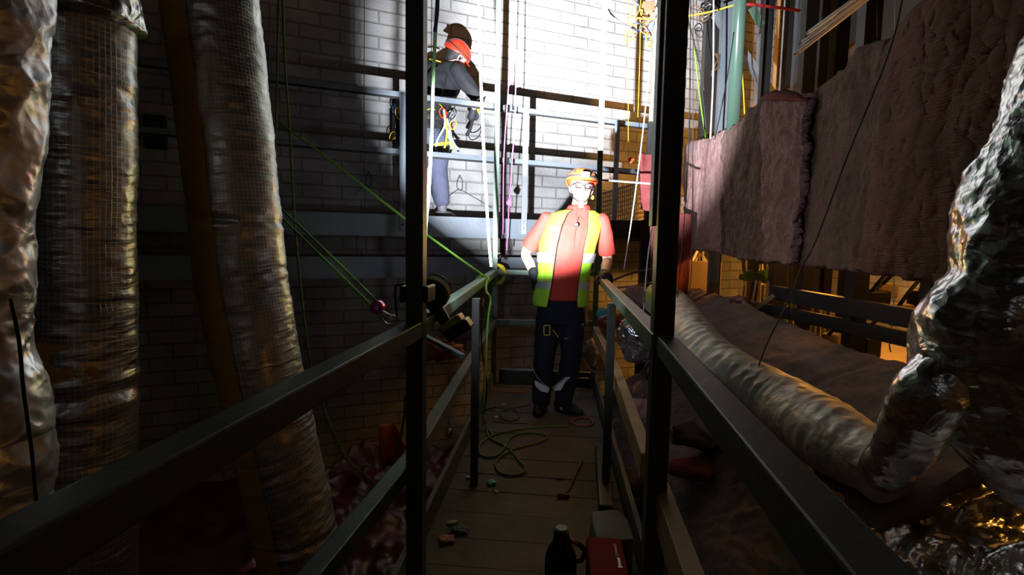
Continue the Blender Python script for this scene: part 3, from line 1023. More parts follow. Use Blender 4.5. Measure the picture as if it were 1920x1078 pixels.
def head_bm(bm, c, R):
    """c centre of the skull; R 3x3: x right(ear), y face forward is -Y local, z up"""
    R4 = Matrix.Translation(c) @ R.to_4x4()
    def T(x, y, z): return R4 @ Vector((x, y, z))
    def E(x, y, z, a, b, g, rot=None): ball(bm, T(x, y, z), a, b, g, rot=(R if rot is None else R @ rot), seg=24)
    E(0, .012, .030, .076, .094, .088)
    E(0, -.022, -.020, .066, .070, .088)
    E(0, -.040, -.070, .046, .046, .044)            # jaw
    E(0, -.074, -.096, .022, .016, .017)            # chin
    E(0, -.082, .020, .056, .016, .014)             # brow
    E(-.040, -.062, -.022, .022, .022, .022); E(.040, -.062, -.022, .022, .022, .022)   # cheeks
    # nose
    limb(bm, [T(0, -.084, .016), T(0, -.101, -.012), T(0, -.113, -.032)], [.008, .010, .0125], 10, 3)
    E(-.012, -.098, -.036, .009, .012, .008); E(.012, -.098, -.036, .009, .012, .008)
    # lips
    limb(bm, [T(-.022, -.083, -.062), T(0, -.094, -.060), T(.022, -.083, -.062)], [.004, .0055, .004], 8, 4)
    limb(bm, [T(-.019, -.083, -.071), T(0, -.093, -.072), T(.019, -.083, -.071)], [.004, .0062, .004], 8, 4)
    # ears
    for sx in (-1, 1):
        limb(bm, [T(sx * .074, .006, .018), T(sx * .084, .018, .010), T(sx * .083, .016, -.012), T(sx * .074, .004, -.034)], [.008, .009, .008, .007], 8, 4)


def helmet(root, c, R, shell_m, band=True, headlamp=True, s=1.0):
    R4 = Matrix.Translation(c) @ R.to_4x4()
    def T(x, y, z): return R4 @ Vector((x, y, z))
    bm = NB()
    def sh(u, v):
        th = 2 * PI * u; ph = v * PI / 2
        a, b, h = .103 * s, .127 * s, .105 * s
        r = math.cos(ph) ** .85
        rimz = .030 + .010 * math.cos(2 * th) - (.028 if math.sin(th) > 0 else 0) * abs(math.sin(th))
        z = rimz + (.128 * s - rimz + .0) * math.sin(ph) + .0
        ridge_ = .004 * math.cos(6 * th) * math.sin(ph * 2)
        return T(math.cos(th) * (a + ridge_) * r, .008 + math.sin(th) * (b + ridge_) * r, z)
    grid(bm, sh, 64, 20, closed_u=True)
    bmesh.ops.remove_doubles(bm, verts=bm.verts, dist=.0008)
    o = obj('helmet', bm, shell_m, root, smooth=True); solidify(o, .006, 1)
    H = o
    bm = NB()
    def brim(u, v):
        th = -PI / 2 - .95 + 1.9 * u
        k = v
        return T(math.cos(th) * (.104 + .012 * k) * s, .008 + math.sin(th) * (.127 + .034 * k * math.sin(PI * (u * .8 + .1))) * s, .032 - .012 * k + .010 * math.cos(2 * th))
    grid(bm, brim, 26, 4)
    b_ = obj('brim', bm, shell_m, H, smooth=True); solidify(b_, .004, 0)
    for sx in (-1, 1):
        for k in range(3):
            bm = NB()
            th = -PI / 2 + sx * (.75 + k * .45)
            p = T(math.cos(th) * .098 * s, .008 + math.sin(th) * .120 * s, .078)
            q = T(math.cos(th) * .086 * s, .008 + math.sin(th) * .104 * s, .100)
            nrm = (p - c).normalized()
            limb(bm, [p + nrm * .004, q + nrm * .004], [.007, .006], 8, 4)
            obj('vent', bm, M['strap'], H, smooth=True)
    if band:
        bm = NB()
        pts = [T(math.cos(a) * .108 * s, .008 + math.sin(a) * .132 * s, .058 + .004 * math.cos(2 * a)) for a in [2 * PI * i / 40 for i in range(40)]]
        tube(bm, pts, .008, 6, closed=True, flat=(.35, 1))
        obj('headlamp_strap', bm, M['strap'], H)
    if headlamp:
        bm = NB(); box(bm, T(0, -.142 * s, .060), .062, .030, .036, rot=R, bev=.008)
        hl = obj('headlamp', bm, mat('headlamp_case', (.30, .30, .30), .4), H, smooth=False)
        bm = NB(); cyl(bm, T(-.012, -.157 * s, .060), T(-.012, -.161 * s, .060), .012, 16); obj('headlamp_lens', bm, M['lamp_glass'], hl) if False else obj('headlamp_button', bm, M['lamp_glass'], H)
    # chin strap
    for sx in (-1, 1):
        bm = NB()
        tube(bm, catmull([T(sx * .090, -.030, .030), T(sx * .086, -.020, -.030), T(sx * .070, -.034, -.078), T(sx * .03, -.062, -.115), T(0, -.066, -.119)], 6), .0055, 6, flat=(.4, 1))
        tube(bm, catmull([T(sx * .088, .070, .020), T(sx * .088, .020, -.036), T(sx * .070, -.034, -.078)], 6), .0055, 6, flat=(.4, 1))
        obj('chin_strap', bm, M['strap'], H)
    return H


def head_matrix(face, up=(0, 0, 1), roll=0.0):
    f = Vector(face).normalized(); u = Vector(up).normalized()
    x = f.cross(u).normalized()          # local -Y = face -> local y = -face
    u = x.cross(f).normalized()
    # local axes: y = -f, z = u, x = y x z
    y = -f; x = y.cross(u).normalized()
    return Matrix((x, y, u)).transposed()


# ---------------------------------------------------------------- the man on the walkway
YM = 3.88
def J(px, py, dy=0.0): return PY(px, py, YM + dy)
man = thing('person', 'person in orange polo, hi-vis vest and orange helmet standing on the walkway', 'person', (J(1045, 780).x, YM, 0))
hip, waist, chest, upch, sho, nk = J(1050, 562), J(1056, 520), J(1064, 462), J(1072, 425), J(1079, 402), J(1086, 391)
spine = [(J(1049, 600), .155, .115), (hip, .172, .122), (waist, .160, .118), (chest, .182, .128), (upch, .190, .118), (sho, .150, .088), (nk, .066, .064)]
side = Vector((1, .12, 0)); front = Vector((.12, -1, 0))
sL, sR = J(1022, 416), J(1131, 420)                 # as seen: left / right in the photo
eL, wL = J(986, 474, .10), J(1003, 520, -.02)
eR, wR = J(1139, 486, .10), J(1134, 516, -.20)
hipL, hipR = J(1030, 590), J(1072, 590)
knL, knR = J(1020, 672, -.05), J(1071, 668, -.04)
anL, anR = J(1014, 757), J(1056, 752)
hc = J(1090, 354, -.03)
HR = head_matrix(Vector((.10, -1, .10)), Vector((.08, 0, 1)))
bm = NB()
torso_rings(bm, spine, side, front, grow=-.004)
limb(bm, [J(1083, 398), J(1089, 372, -.01)], [.058, .056])
head_bm(bm, hc, HR)
for s_, e_, w_ in ((sL, eL, wL), (sR, eR, wR)):
    limb(bm, [s_, s_.lerp(e_, .5), e_, e_.lerp(w_, .45), w_], [.040, .044, .038, .040, .027], n=4)
for h_, k_, a_ in ((hipL, knL, anL), (hipR, knR, anR)):
    limb(bm, [h_, h_.lerp(k_, .5), k_, k_.lerp(a_, .4), a_], [.086, .076, .056, .054, .040], n=4)
    limb(bm, [a_ + Vector((0, .0, -.04)), a_ + Vector((0, -.03, -.045))], [.030, .028])
hL, hR = (J(1014, 558, -.01) - wL), (J(1139, 524, -.28) - wR)
dR = Vector((.05, -1, -.12))
hand(bm, wL, hL, (1, .1, 0), (.1, -1, .2), curl=.45)
hand(bm, wR, dR, (0, 0, -1), (-1, 0, 0), curl=.55)
remeshed(bm, .0055, 2, 'body', M['skin'], man)

# shirt
bm = NB()
torso_rings(bm, [(J(1051, 561), .172, .128)] + [(c, a, b) for c, a, b in spine[2:-1]] + [(nk, .072, .070)], side, front, grow=.008)
for s_, e_ in ((sL, eL), (sR, eR)):
    d = (e_ - s_)
    limb(bm, [s_ - d * .10, s_ + d * .35, s_ + d * .80], [.054, .064, .066], n=4)
def cut_sleeve(co):
    for s_, e_ in ((sL, eL), (sR, eR)):
        d = (e_ - s_); L = d.length; dn = d / L
        t = (co - s_).dot(dn)
        if t > L * .84 and ((co - s_) - dn * t).length < .10: return True
    return False
remeshed(bm, .008, 3, 'polo_shirt', M['polo'], man, drop=cut_sleeve,
         bump_fn=lambda c: .004 * math.sin(c.z * 55 + c.x * 25) * noise.noise(c * 9) + .005 * noise.noise(c * 14))
# collar: two flaps and open neck
for sx in (-1, 1):
    bm = NB()
    def col(u, v):
        a = PI / 2 * (1) - sx * (.25 + 2.75 * u)
        c = nk.lerp(sho, .25 * v)
        r = .074 + .028 * v
        return c + side.normalized() * (math.cos(a) * r * 1.04) + front.normalized() * (math.sin(a) * r * 1.0) + Vector((0, 0, .022 - .045 * v - .035 * v * max(0, 1 - u * 3)))
    grid(bm, col, 20, 5)
    o = obj('collar', bm, M['polo'], man, smooth=True); solidify(o, .005, 0)
bm = NB()
pts = [J(px, py, -.128 - .002 * i) for i, (px, py) in enumerate(((1083, 408), (1080, 425), (1077, 445), (1076, 468)))]
tube(bm, catmull(pts, 4), .004, 6); obj('placket', bm, M['polo'], man)
# vest on the torso loft
def vest_pt(zt, ang, g):
    k = len(spine) - 1
    t = zt * k; j = min(int(t), k - 1); f = t - j
    pts = [s[0] for s in spine]
    c = pts[j].lerp(pts[j + 1], f)
    rx = spine[j][1] * (1 - f) + spine[j + 1][1] * f + g; ry = spine[j][2] * (1 - f) + spine[j + 1][2] * f + g
    ca, sa = math.cos(ang), math.sin(ang); e = .82
    return c + side.normalized() * (rx * math.copysign(abs(ca) ** e, ca)) + front.normalized() * (ry * math.copysign(abs(sa) ** e, sa))
def gap(zt):
    g0 = .40 + .05 * math.sin(zt * 6)
    if zt < .20: g0 += (.20 - zt) ** 2 * 14
    return g0
def vest_pan(sgn):
    # sgn=+1 : photo-right panel (angles below pi/2), -1 : photo-left
    bm = NB()
    NU, NV = 60, 56
    V = {}
    for j in range(NV + 1):
        zt = .125 + (.93 - .125) * j / NV
        for i in range(NU + 1):
            a0 = PI / 2 - sgn * gap(zt); a1 = -PI / 2
            if sgn < 0: a1 = 3 * PI / 2
            a = a0 + (a1 - a0) * i / NU
            V[i, j] = (a, zt)
    vv = {}
    def keep(a, zt):
        # arm hole around angle 0 or pi above the chest
        c = 0 if sgn > 0 else PI
        da = abs(a - c)
        return not (zt > .52 and da < .40 * min(1, (zt - .52) / .10) and zt < .78)
    for j in range(NV):
        for i in range(NU):
            am = sum(V[k][0] for k in ((i, j), (i + 1, j), (i, j + 1), (i + 1, j + 1))) / 4
            zm = V[i, j][1]
            if not keep(am, zm): continue
            f = []
            for k in ((i, j), (i + 1, j), (i + 1, j + 1), (i, j + 1)):
                if k not in vv:
                    a, zt = V[k]
                    g = .030 + .006 * noise.noise(Vector((a * 3, zt * 9, sgn))) + (.008 if zt < .35 else 0)
                    vv[k] = bm.verts.new(vest_pt(zt, a, g))
                f.append(vv[k])
            bm.faces.new(f)
    o = obj('vest_panel', bm, M['vest'], VEST, smooth=True); solidify(o, .004, 0)
    for (z0, z1) in ((.255, .310), (.415, .465)):
        bm = NB()
        def st(u, v):
            zt = z0 + (z1 - z0) * v
            a0 = PI / 2 - sgn * gap(zt); a1 = -PI / 2 if sgn > 0 else 3 * PI / 2
            return vest_pt(zt, a0 + (a1 - a0) * u, .0425)
        grid(bm, st, 60, 3)
        obj('reflective_band', bm, M['reflect'], VEST, smooth=True)
VEST = bpy.data.objects.new('hi_vis_vest', None); COL.objects.link(VEST); VEST.parent = man
vest_pan(1); vest_pan(-1)
# black trim of the vest front edges
for sgn in (1, -1):
    bm = NB()
    pts = [vest_pt(zt, PI / 2 - sgn * gap(zt), .033) for zt in [.13 + .79 * i / 30 for i in range(31)]]
    tube(bm, pts, .0035, 6); obj('edge_trim', bm, M['strap'], VEST)
# clip-on recorder
bm = NB(); c = J(1080, 422, -.142); cyl(bm, c, c + Vector((0, -.018, 0)), .018, 20)
rec = obj('clip_recorder', bm, M['strap'], man)
bm = NB(); ball(bm, c + Vector((0, -.018, .003)), .010, .004, .008); obj('recorder_face', bm, M['zinc'], rec)
# trousers
bm = NB()
torso_rings(bm, [(J(1049, 606), .150, .118), (J(1049, 590), .166, .122), (hip, .164, .118), (J(1052, 550), .158, .112)], side, front, grow=.004)
for h_, k_, a_ in ((hipL, knL, anL), (hipR, knR, anR)):
    limb(bm, [h_, h_.lerp(k_, .5), k_, k_.lerp(a_, .45), a_.lerp(k_, .10)], [.100, .094, .080, .078, .072], n=5)
remeshed(bm, .009, 3, 'trousers', M['navy'], man,
         bump_fn=lambda c: .005 * math.sin(c.z * 50 + c.x * 30) * noise.noise(c * 8) + .004 * noise.noise(c * 16))
bm = NB()
for (x0, y0, x1, y1) in ((1020, 610, 1031, 610), (1031, 610, 1031, 628), (1031, 628, 1020, 628), (1020, 628, 1020, 610)):
    bar(bm, J(x0, y0, -.112), J(x1, y1, -.112), .006, .008, up=(0, 1, 0))
obj('yellow_pocket_patch', bm, M['yellow'], man)
for pts in (((1036, 619), (1042, 625), (1047, 633)), ((1058, 635), (1072, 632), (1086, 620), (1094, 606)),):
    bm = NB(); tube(bm, catmull([J(x, y, -.118 + .02 * i * (len(pts) > 3)) for i, (x, y) in enumerate(pts)], 5), .0032, 6); obj('trouser_piping', bm, M['yellow'], man)
for pts in (((998, 686), (1003, 700), (1014, 715), (1028, 726)), ((1037, 726), (1050, 716), (1066, 708))):
    bm = NB(); tube(bm, catmull([J(x, y, -.125 + .0 * i) for i, (x, y) in enumerate(pts)], 5), .003, 6); obj('shin_piping', bm, mat('pale_cord', (.45, .40, .25), .8), man)
for q in (((1002, 714), (1004, 724), (1014, 734), (1028, 737), (1030, 728), (1014, 720)), ((1038, 733), (1052, 732), (1060, 716), (1070, 708), (1060, 708), (1046, 722))):
    bm = NB()
    vs = [bm.verts.new(J(x, y, -.118)) for x, y in q]
    f = bm.faces.new(vs)
    r_ = bmesh.ops.extrude_face_region(bm, geom=[f])
    bmesh.ops.translate(bm, verts=[g for g in r_['geom'] if isinstance(g, bmesh.types.BMVert)], vec=(0, .05, 0))
    bmesh.ops.bevel(bm, geom=list(bm.edges), offset=.004, segments=2, affect='EDGES')
    obj('gaiter_strip', bm, M['white'], man)
# boots
def boot(parent, ank, toe_dir, m, s=1.0):
    t = Vector(toe_dir).normalized()
    bm = NB()
    limb(bm, [ank + Vector((0, 0, .07)), ank + Vector((0, 0, -.0)), Vector((ank.x, ank.y, max(ank.z - .06, FZ[0] + .055))) ], [.060 * s, .054 * s, .050 * s])
    b0 = Vector((ank.x, ank.y, FZ[0] + .045 * s))
    limb(bm, [b0 - t * .045, b0 + t * .04, b0 + t * .12 - Vector((0, 0, .006)), b0 + t * .165 - Vector((0, 0, .010))], [.043 * s, .046 * s, .044 * s, .034 * s], n=5)
    o = remeshed(bm, .007, 3, 'boot', m, parent)
    bm = NB()
    n = 28
    lo, hi = [], []
    sd = t.cross(Vector((0, 0, 1)))
    for i in range(n):
        a = 2 * PI * i / n
        p = b0 + t * (.058 + math.cos(a) * .140) + sd * (math.sin(a) * (.050 - .008 * math.cos(a)))
        lo.append(bm.verts.new(Vector((p.x, p.y, FZ[0] + .001)))); hi.append(bm.verts.new(Vector((p.x, p.y, FZ[0] + .024))))
    for i in range(n): bm.faces.new([lo[i], lo[(i + 1) % n], hi[(i + 1) % n], hi[i]])
    bm.faces.new(lo[::-1]); bm.faces.new(hi)
    obj('sole', bm, M['boot'], o)
    return o
FZ = [0.0]
boot(man, anL, (-.10, -1, 0), M['boot']); boot(man, anR, (.75, -.75, 0), M['boot'])
# gloves
for w_, d_, n_, t_, cu in ((wL, hL, (1, .1, 0), (.1, -1, .2), .45), (wR, dR, (0, 0, -1), (-1, 0, 0), .55)):
    bm = NB()
    dn = Vector(d_).normalized()
    hand(bm, w_, d_, n_, t_, curl=cu, grow=.0045)
    limb(bm, [w_ - dn * .04, w_ + dn * .01], [.040, .036])
    g_ = remeshed(bm, .005, 2, 'glove', M['glove'], man)
H = helmet(man, hc + Vector((0, 0, .012)), HR, M['helmet_orange'], s=1.06)
# glasses
def TH(x, y, z): return Matrix.Translation(hc) @ HR.to_4x4() @ Vector((x, y, z))
GL = NB()
for sx in (-1, 1):
    pts = [TH(sx * .034 + .027 * math.copysign(abs(math.cos(a)) ** .6, math.cos(a)), -.104, -.002 + .018 * math.copysign(abs(math.sin(a)) ** .6, math.sin(a))) for a in [2 * PI * i / 20 for i in range(20)]]
    tube(GL, pts, .0044, 6, closed=True)
    tube(GL, [TH(sx * .062, -.104, .008), TH(sx * .080, -.06, .008), TH(sx * .084, .01, .004)], .0040, 6)
tube(GL, [TH(-.007, -.104, .003), TH(.007, -.104, .003)], .0026, 6)
gl = obj('glasses', GL, M['strap'], man)
for sx in (-1, 1):
    bm = NB(); ball(bm, TH(sx * .033, -.078, .0), .011, .009, .008, rot=HR); e = obj('eye', bm, mat('eye_white', (.8, .8, .8), .3), man, smooth=True)
    bm = NB(); ball(bm, TH(sx * .033, -.0865, .0), .004, .002, .004, rot=HR); obj('iris', bm, M['strap'], e, smooth=True)
bm = NB(); ball(bm, TH(.086, -.02, -.060), .011, .010, .016, rot=HR); obj('strap_buckle', bm, M['yellow'], man, smooth=True)
# harness bits hanging at his hip
bm = NB(); tube(bm, [J(1100, 572, .02), J(1101, 608, .02)], .006, 8); tube(bm, [J(1095, 602, .02), J(1107, 602, .02)], .004, 6); obj('tool_tether', bm, M['wood_rail'], man)

# ---------------------------------------------------------------- the worker on the gallery
YW = 5.36
def K(px, py, dy=0.0): return PY(px, py, YW + dy)
FZ[0] = z_led - .004
wk = thing('person', 'person in black shirt and red helmet on the gallery, back turned, gear on hips', 'person', (K(812, 400).x, YW, FZ[0]))
side = Vector((.86, .50, 0)); front = Vector((-.5, .86, 0))
side = side.normalized(); front = front.normalized()
hip, waist, chest, upch, sho, nk = K(806, 246), K(808, 214), K(822, 178), K(832, 152), K(840, 134), K(846, 122)
spine = [(K(806, 268), .150, .115), (hip, .168, .125), (waist, .150, .115), (chest, .175, .128), (upch, .185, .120), (sho, .145, .090), (nk, .066, .064)]
aR = K(864, 142, -.08); eR2 = K(889, 176, -.06); wR2 = K(889, 204, .10)
aL = K(806, 140, .10); eL2 = K(790, 182, .16); wL2 = K(800, 208, .30)
hipR2, hipL2 = K(822, 262, -.02), K(790, 262, .02)
knR2, knL2 = K(822, 322, .02), K(781, 326, .10)
anR2, anL2 = K(829, 383), K(775, 384, .12)
hc2 = K(858, 104, .02)
HR2 = head_matrix(Vector((.62, .72, -.45)), Vector((.60, -.20, .80)))
bm = NB()
torso_rings(bm, spine, side, front, grow=-.004)
limb(bm, [K(842, 126), hc2 - Vector((.02, 0, .05))], [.056, .054])
head_bm(bm, hc2, HR2)
for s_, e_, w_ in ((aR, eR2, wR2), (aL, eL2, wL2)):
    limb(bm, [s_, s_.lerp(e_, .5), e_, e_.lerp(w_, .45), w_], [.046, .048, .041, .040, .028], n=4)
for h_, k_, a_ in ((hipR2, knR2, anR2), (hipL2, knL2, anL2)):
    limb(bm, [h_, h_.lerp(k_, .5), k_, k_.lerp(a_, .4), a_], [.088, .078, .056, .056, .040], n=4)
    limb(bm, [a_ + Vector((0, -.0, -.03)), a_ + Vector((.01, .03, -.03))], [.028, .026])
dW = K(884, 219, .12) - wR2
hand(bm, wR2, dW, (-.3, .8, 0), (.8, .3, 0), curl=.8)
hand(bm, wL2, (.3, .5, -.5), (0, .2, -1), (-.5, .5, 0), curl=.6)
remeshed(bm, .007, 2, 'body', M['skin'], wk)
bm = NB(); ball(bm, hc2 + HR2 @ Vector((0, .032, .010)), .083, .086, .090, rot=HR2, seg=24); ball(bm, hc2 + HR2 @ Vector((0, .050, -.050)), .066, .052, .060, rot=HR2, seg=24)
remeshed(bm, .007, 2, 'hair', M['strap'], wk)
bm = NB()
torso_rings(bm, spine[1:-1] + [(nk, .078, .076)], side, front, grow=.024)
for s_, e_ in ((aR, eR2), (aL, eL2)):
    d = (e_ - s_)
    limb(bm, [s_ - d * .25, s_ + d * .4, s_ + d * 1.0], [.084, .082, .070], n=4)
remeshed(bm, .010, 3, 'black_shirt', M['black_cloth'], wk, bump_fn=lambda c: .008 * math.sin(c.z * 45 + c.x * 40) * noise.noise(c * 7) + .006 * noise.noise(c * 14))
bm = NB()
torso_rings(bm, [(K(806, 274), .146, .118), (K(806, 262), .165, .126), (hip, .172, .130), (K(807, 230), .162, .122)], side, front, grow=.008)
for h_, k_, a_ in ((hipR2, knR2, anR2), (hipL2, knL2, anL2)):
    limb(bm, [h_, h_.lerp(k_, .5), k_, k_.lerp(a_, .5), a_.lerp(k_, .12)], [.118, .112, .098, .096, .086], n=5)
remeshed(bm, .010, 3, 'trousers', M['work_blue'], wk, bump_fn=lambda c: .007 * math.sin(c.z * 45 + c.x * 30) * noise.noise(c * 7) + .005 * noise.noise(c * 14))
boot(wk, anR2, (.5, .8, 0), M['boot_grey']); boot(wk, anL2, (.4, .9, 0), M['boot'])
bm = NB()
hand(bm, wR2, dW, (-.3, .8, 0), (.8, .3, 0), curl=.8, grow=.005)
remeshed(bm, .006, 2, 'glove', M['glove'], wk)
bm = NB(); hand(bm, wL2, (.3, .5, -.5), (0, .2, -1), (-.5, .5, 0), curl=.6, grow=.005)
remeshed(bm, .006, 2, 'glove', M['glove'], wk)
helmet(wk, hc2 + HR2 @ Vector((0, .012, -.012)), HR2, M['helmet_red'], s=1.16, headlamp=False)
# harness: waist belt, leg loops, back pad
def ring_strap(parent, c, rx, ry, r, m, name, tilt=0.0, fl=(.35, 1)):
    bm = NB()
    pts = []
    for i in range(36):
        a = 2 * PI * i / 36
        pts.append(c + side * (math.cos(a) * rx) + front * (math.sin(a) * ry) + Vector((0, 0, tilt * math.cos(a))))
    tube(bm, pts, r, 8, closed=True, flat=fl)
    return obj(name, bm, m, parent, smooth=True)
HN = ring_strap(wk, K(807, 224), .186, .146, .040, M['strap'], 'harness_belt')
ring_strap(HN, hipR2 - Vector((0, 0, .06)), .122, .118, .018, M['yellow'], 'leg_loop', .03)
ring_strap(HN, hipL2 - Vector((0, 0, .06)), .122, .118, .018, M['strap'], 'leg_loop', -.03)
def backpt(px, py, lift=.0): return K(px, py, -.155 - lift)
for pts in (((812, 228), (826, 185), (838, 140)), ((800, 228), (806, 180), (812, 135))):
    bm = NB(); tube(bm, catmull([K(x, y, -.135 - (.02 if i == 1 else 0)) for i, (x, y) in enumerate(pts)], 5), .020, 8, flat=(1, .3)); obj('back_strap', bm, M['strap'], HN)
bm = NB(); tube(bm, catmull([K(806, 108 + 3, -.10), K(816, 113, -.13), K(826, 116, -.10)], 4), .012, 8, flat=(1, .5)); obj('yellow_strap', bm, M['yellow'], HN)
for q in (((808, 188), (818, 190), (830, 201)), ((800, 206), (808, 204), (816, 206))):
    bm = NB(); tube(bm, catmull([K(x, y, -.165) for x, y in q], 4), .010, 8, flat=(1, .4)); obj('yellow_strap', bm, M['yellow'], HN)


def carabiner(parent, c, r, m, name='carabiner', rot=0.0, tilt=0.0, long=1.6, th=None, **kw):
    bm = NB()
    R = Matrix.Rotation(tilt, 3, 'Z') @ Matrix.Rotation(rot, 3, 'Y')
    pts = []
    for i in range(22):
        a = 2 * PI * i / 22
        pts.append(Vector(c) + R @ Vector((math.cos(a) * r * (1 + .18 * math.sin(a)), 0, math.sin(a) * r * long)))
    tube(bm, pts, th or r * .17, 6, closed=True)
    g = R @ Vector((1, 0, 0))
    return obj(name, bm, m, parent, smooth=True, **kw)


rnd = random.Random(3)
gear_cols = [M['chrome'], M['yellow'], M['helmet_orange'], M['zinc'], mat('blue_anodised', (.05, .12, .55), .3, metal=.6), M['strap'], mat('red_anodised', (.6, .03, .03), .3, metal=.5)]
for i in range(16):
    c = K(741 + rnd.uniform(-5, 12), 205 + rnd.uniform(-2, 60), -.16 + rnd.uniform(-.04, .05))
    carabiner(HN, c, rnd.uniform(.026, .036), gear_cols[i % 7], 'carabiner', rnd.uniform(-.6, .6), rnd.uniform(-1.2, 1.2))
for i in range(12):
    c = K(838 + rnd.uniform(-8, 14), 210 + rnd.uniform(-2, 66), -.17 + rnd.uniform(-.04, .05))
    carabiner(HN, c, rnd.uniform(.024, .034), gear_cols[(i * 3 + 1) % 7], 'carabiner', rnd.uniform(-.6, .6), rnd.uniform(-1.2, 1.2))
bm = NB(); box(bm, K(746, 244, -.12), .10, .09, .30, bev=.02); obj('gear_bag', bm, M['strap'], HN)
for k, (m_, pts) in enumerate(((mat('mint_rope', (.45, .75, .65), .8), ((832, 205), (834, 235), (820, 262), (818, 285), (834, 291), (846, 280), (838, 240))),
                               (M['yellow'], ((833, 215), (838, 250), (832, 284))), (M['white'], ((838, 222), (848, 262), (860, 284))),
                               (M['yellow'], ((842, 230), (846, 262), (850, 278))), (mat('teal_sling', (.20, .45, .50), .8), ((840, 236), (852, 268), (862, 280))))):
    bm = NB(); tube(bm, catmull([K(x, y, -.20) for x, y in pts], 6), .011, 8, flat=(1, .5)); obj('sling', bm, m_, HN, smooth=True)
# yellow tool in the right hand
T_ = thing('hand_drill', 'yellow and black hand tool held by the gallery worker against the wall', 'tool', tuple(K(890, 215, .12)))
a, b = K(882, 222, .12), K(902, 204, .16)
bm = NB(); limb(bm, [a, a.lerp(b, .5), b], [.022, .030, .026]); remeshed(bm, .006, 1, 'tool_body', M['yellow'], T_)
bm = NB(); cyl(bm, b, b + (b - a).normalized() * .05, .010, 12, .006); obj('chuck', bm, M['strap'], T_)
bm = NB(); limb(bm, [a.lerp(b, .3), K(882, 240, .10), K(876, 252, .10)], [.016, .017, .020]); obj('grip', bm, M['strap'], T_, smooth=True)
bm = NB(); tube(bm, catmull([K(876, 250, .10), K(884, 262, .12), K(898, 255, .14), K(903, 235, .15), K(901, 212, .16)], 6), .006, 6); obj('air_hose', bm, M['strap'], T_)
index_kids()
# ================================================================== lamp, ropes, wires, clutter
M['rope_green'] = mat('green_rope', (.26, .62, .06), .75, bump=(150, .6))
M['rope_olive'] = mat('olive_rope', (.13, .19, .03), .8, bump=(150, .6))
M['rope_pale'] = mat('pale_green_rope', (.50, .85, .40), .75, bump=(150, .6))
M['rope_pink'] = mat('pink_rope', (.80, .12, .55), .75)
M['rope_white'] = mat('white_cord', (.75, .75, .75), .75)
M['rope_blue'] = mat('blue_rope', (.08, .18, .42), .8)
M['rope_brown'] = mat('brown_strap', (.16, .08, .04), .8)
M['rope_yellow'] = mat('yellow_sling', (.80, .60, .03), .7)
M['wire'] = mat('steel_wire', (.10, .10, .11), .5, metal=.5)
M['wire_bright'] = mat('bright_wire', (.55, .55, .55), .4, metal=.5)
M['lamp_green'] = mat('lime_plastic', (.36, .42, .03), .45)
M['lamp_black'] = mat('black_plastic', (.014, .014, .015), .45)


def rope(name, pts, r, m, label, cat='rope', n=8, closed=False, group=None, flat=None, seg=8):
    bm = NB()
    tube(bm, catmull(pts, n, closed), r, seg, closed=closed, flat=flat)
    return obj(name, bm, m, smooth=True, label=label, cat=cat, group=group)


# ---- battery lamp clamped on the near left post
Lm = thing('clamp_lamp', 'lime and black battery work lamp clamped to the near left post', 'lamp', (LAMP.x, LAMP.y, LAMP.z - .1))
hc_ = PY(812, 548, 1.70)
d_ = (Vector((.16, 6.65, 3.4)) - hc_).normalized()
bm = NB()
tube(bm, [hc_ - d_ * .045, hc_ - d_ * .03, hc_ + d_ * .03, hc_ + d_ * .04], [.030, .052, .056, .050], 28)
obj('lamp_housing', bm, M['lamp_black'], Lm, smooth=False)
bm = NB(); tube(bm, [hc_ - d_ * .012, hc_ + d_ * .012], .0585, 28); obj('lime_ring', bm, M['lamp_green'], Lm)
bm = NB(); cyl(bm, hc_ + d_ * .041, hc_ + d_ * .044, .044, 24); obj('lens', bm, mat('lit_lens', (1, 1, 1), .2, emit=((.86, .92, 1), 30)), Lm)
h0, h1 = PY(806, 562, 1.69), PY(834, 602, 1.70)
bm = NB(); limb(bm, [h0, h0.lerp(h1, .5), h1], [.021, .024, .020], 16, 5); obj('handle', bm, M['lamp_black'], Lm, smooth=True)
b0 = PY(855, 612, 1.70)
dd = (h1 - h0).normalized()
Rb = Matrix((dd, Vector((0, 1, 0)), dd.cross(Vector((0, 1, 0))))).transposed()
bm = NB(); box(bm, PY(847, 606, 1.70), .030, .072, .088, rot=Rb, bev=.008); obj('battery_mount', bm, M['lamp_green'], Lm)
bm = NB(); box(bm, PY(860, 617, 1.70), .042, .078, .096, rot=Rb, bev=.009); bt = obj('battery', bm, M['lamp_black'], Lm)
bm = NB(); box(bm, PY(868, 600, 1.70) + Vector((0, -.03, 0)), .034, .006, .006, rot=Rb, bev=.002); obj('battery_latch', bm, M['zinc'], bt)
cp = Vector((pL.x, pL.y + .01, PY(779, 545, 1.6).z))
bm = NB()
box(bm, cp + Vector((-.034, 0, 0)), .016, .075, .05, bev=.005); box(bm, cp + Vector((.036, .02, 0)), .014, .10, .05, bev=.005); box(bm, cp + Vector((0, .045, 0)), .08, .016, .04, bev=.004)
obj('clamp', bm, M['lamp_black'], Lm)
bm = NB(); c = PY(766, 543, 1.575); cyl(bm, c + Vector((-.018, 0, 0)), c + Vector((.01, 0, 0)), .024, 18); obj('clamp_knob', bm, M['lamp_green'], Lm)

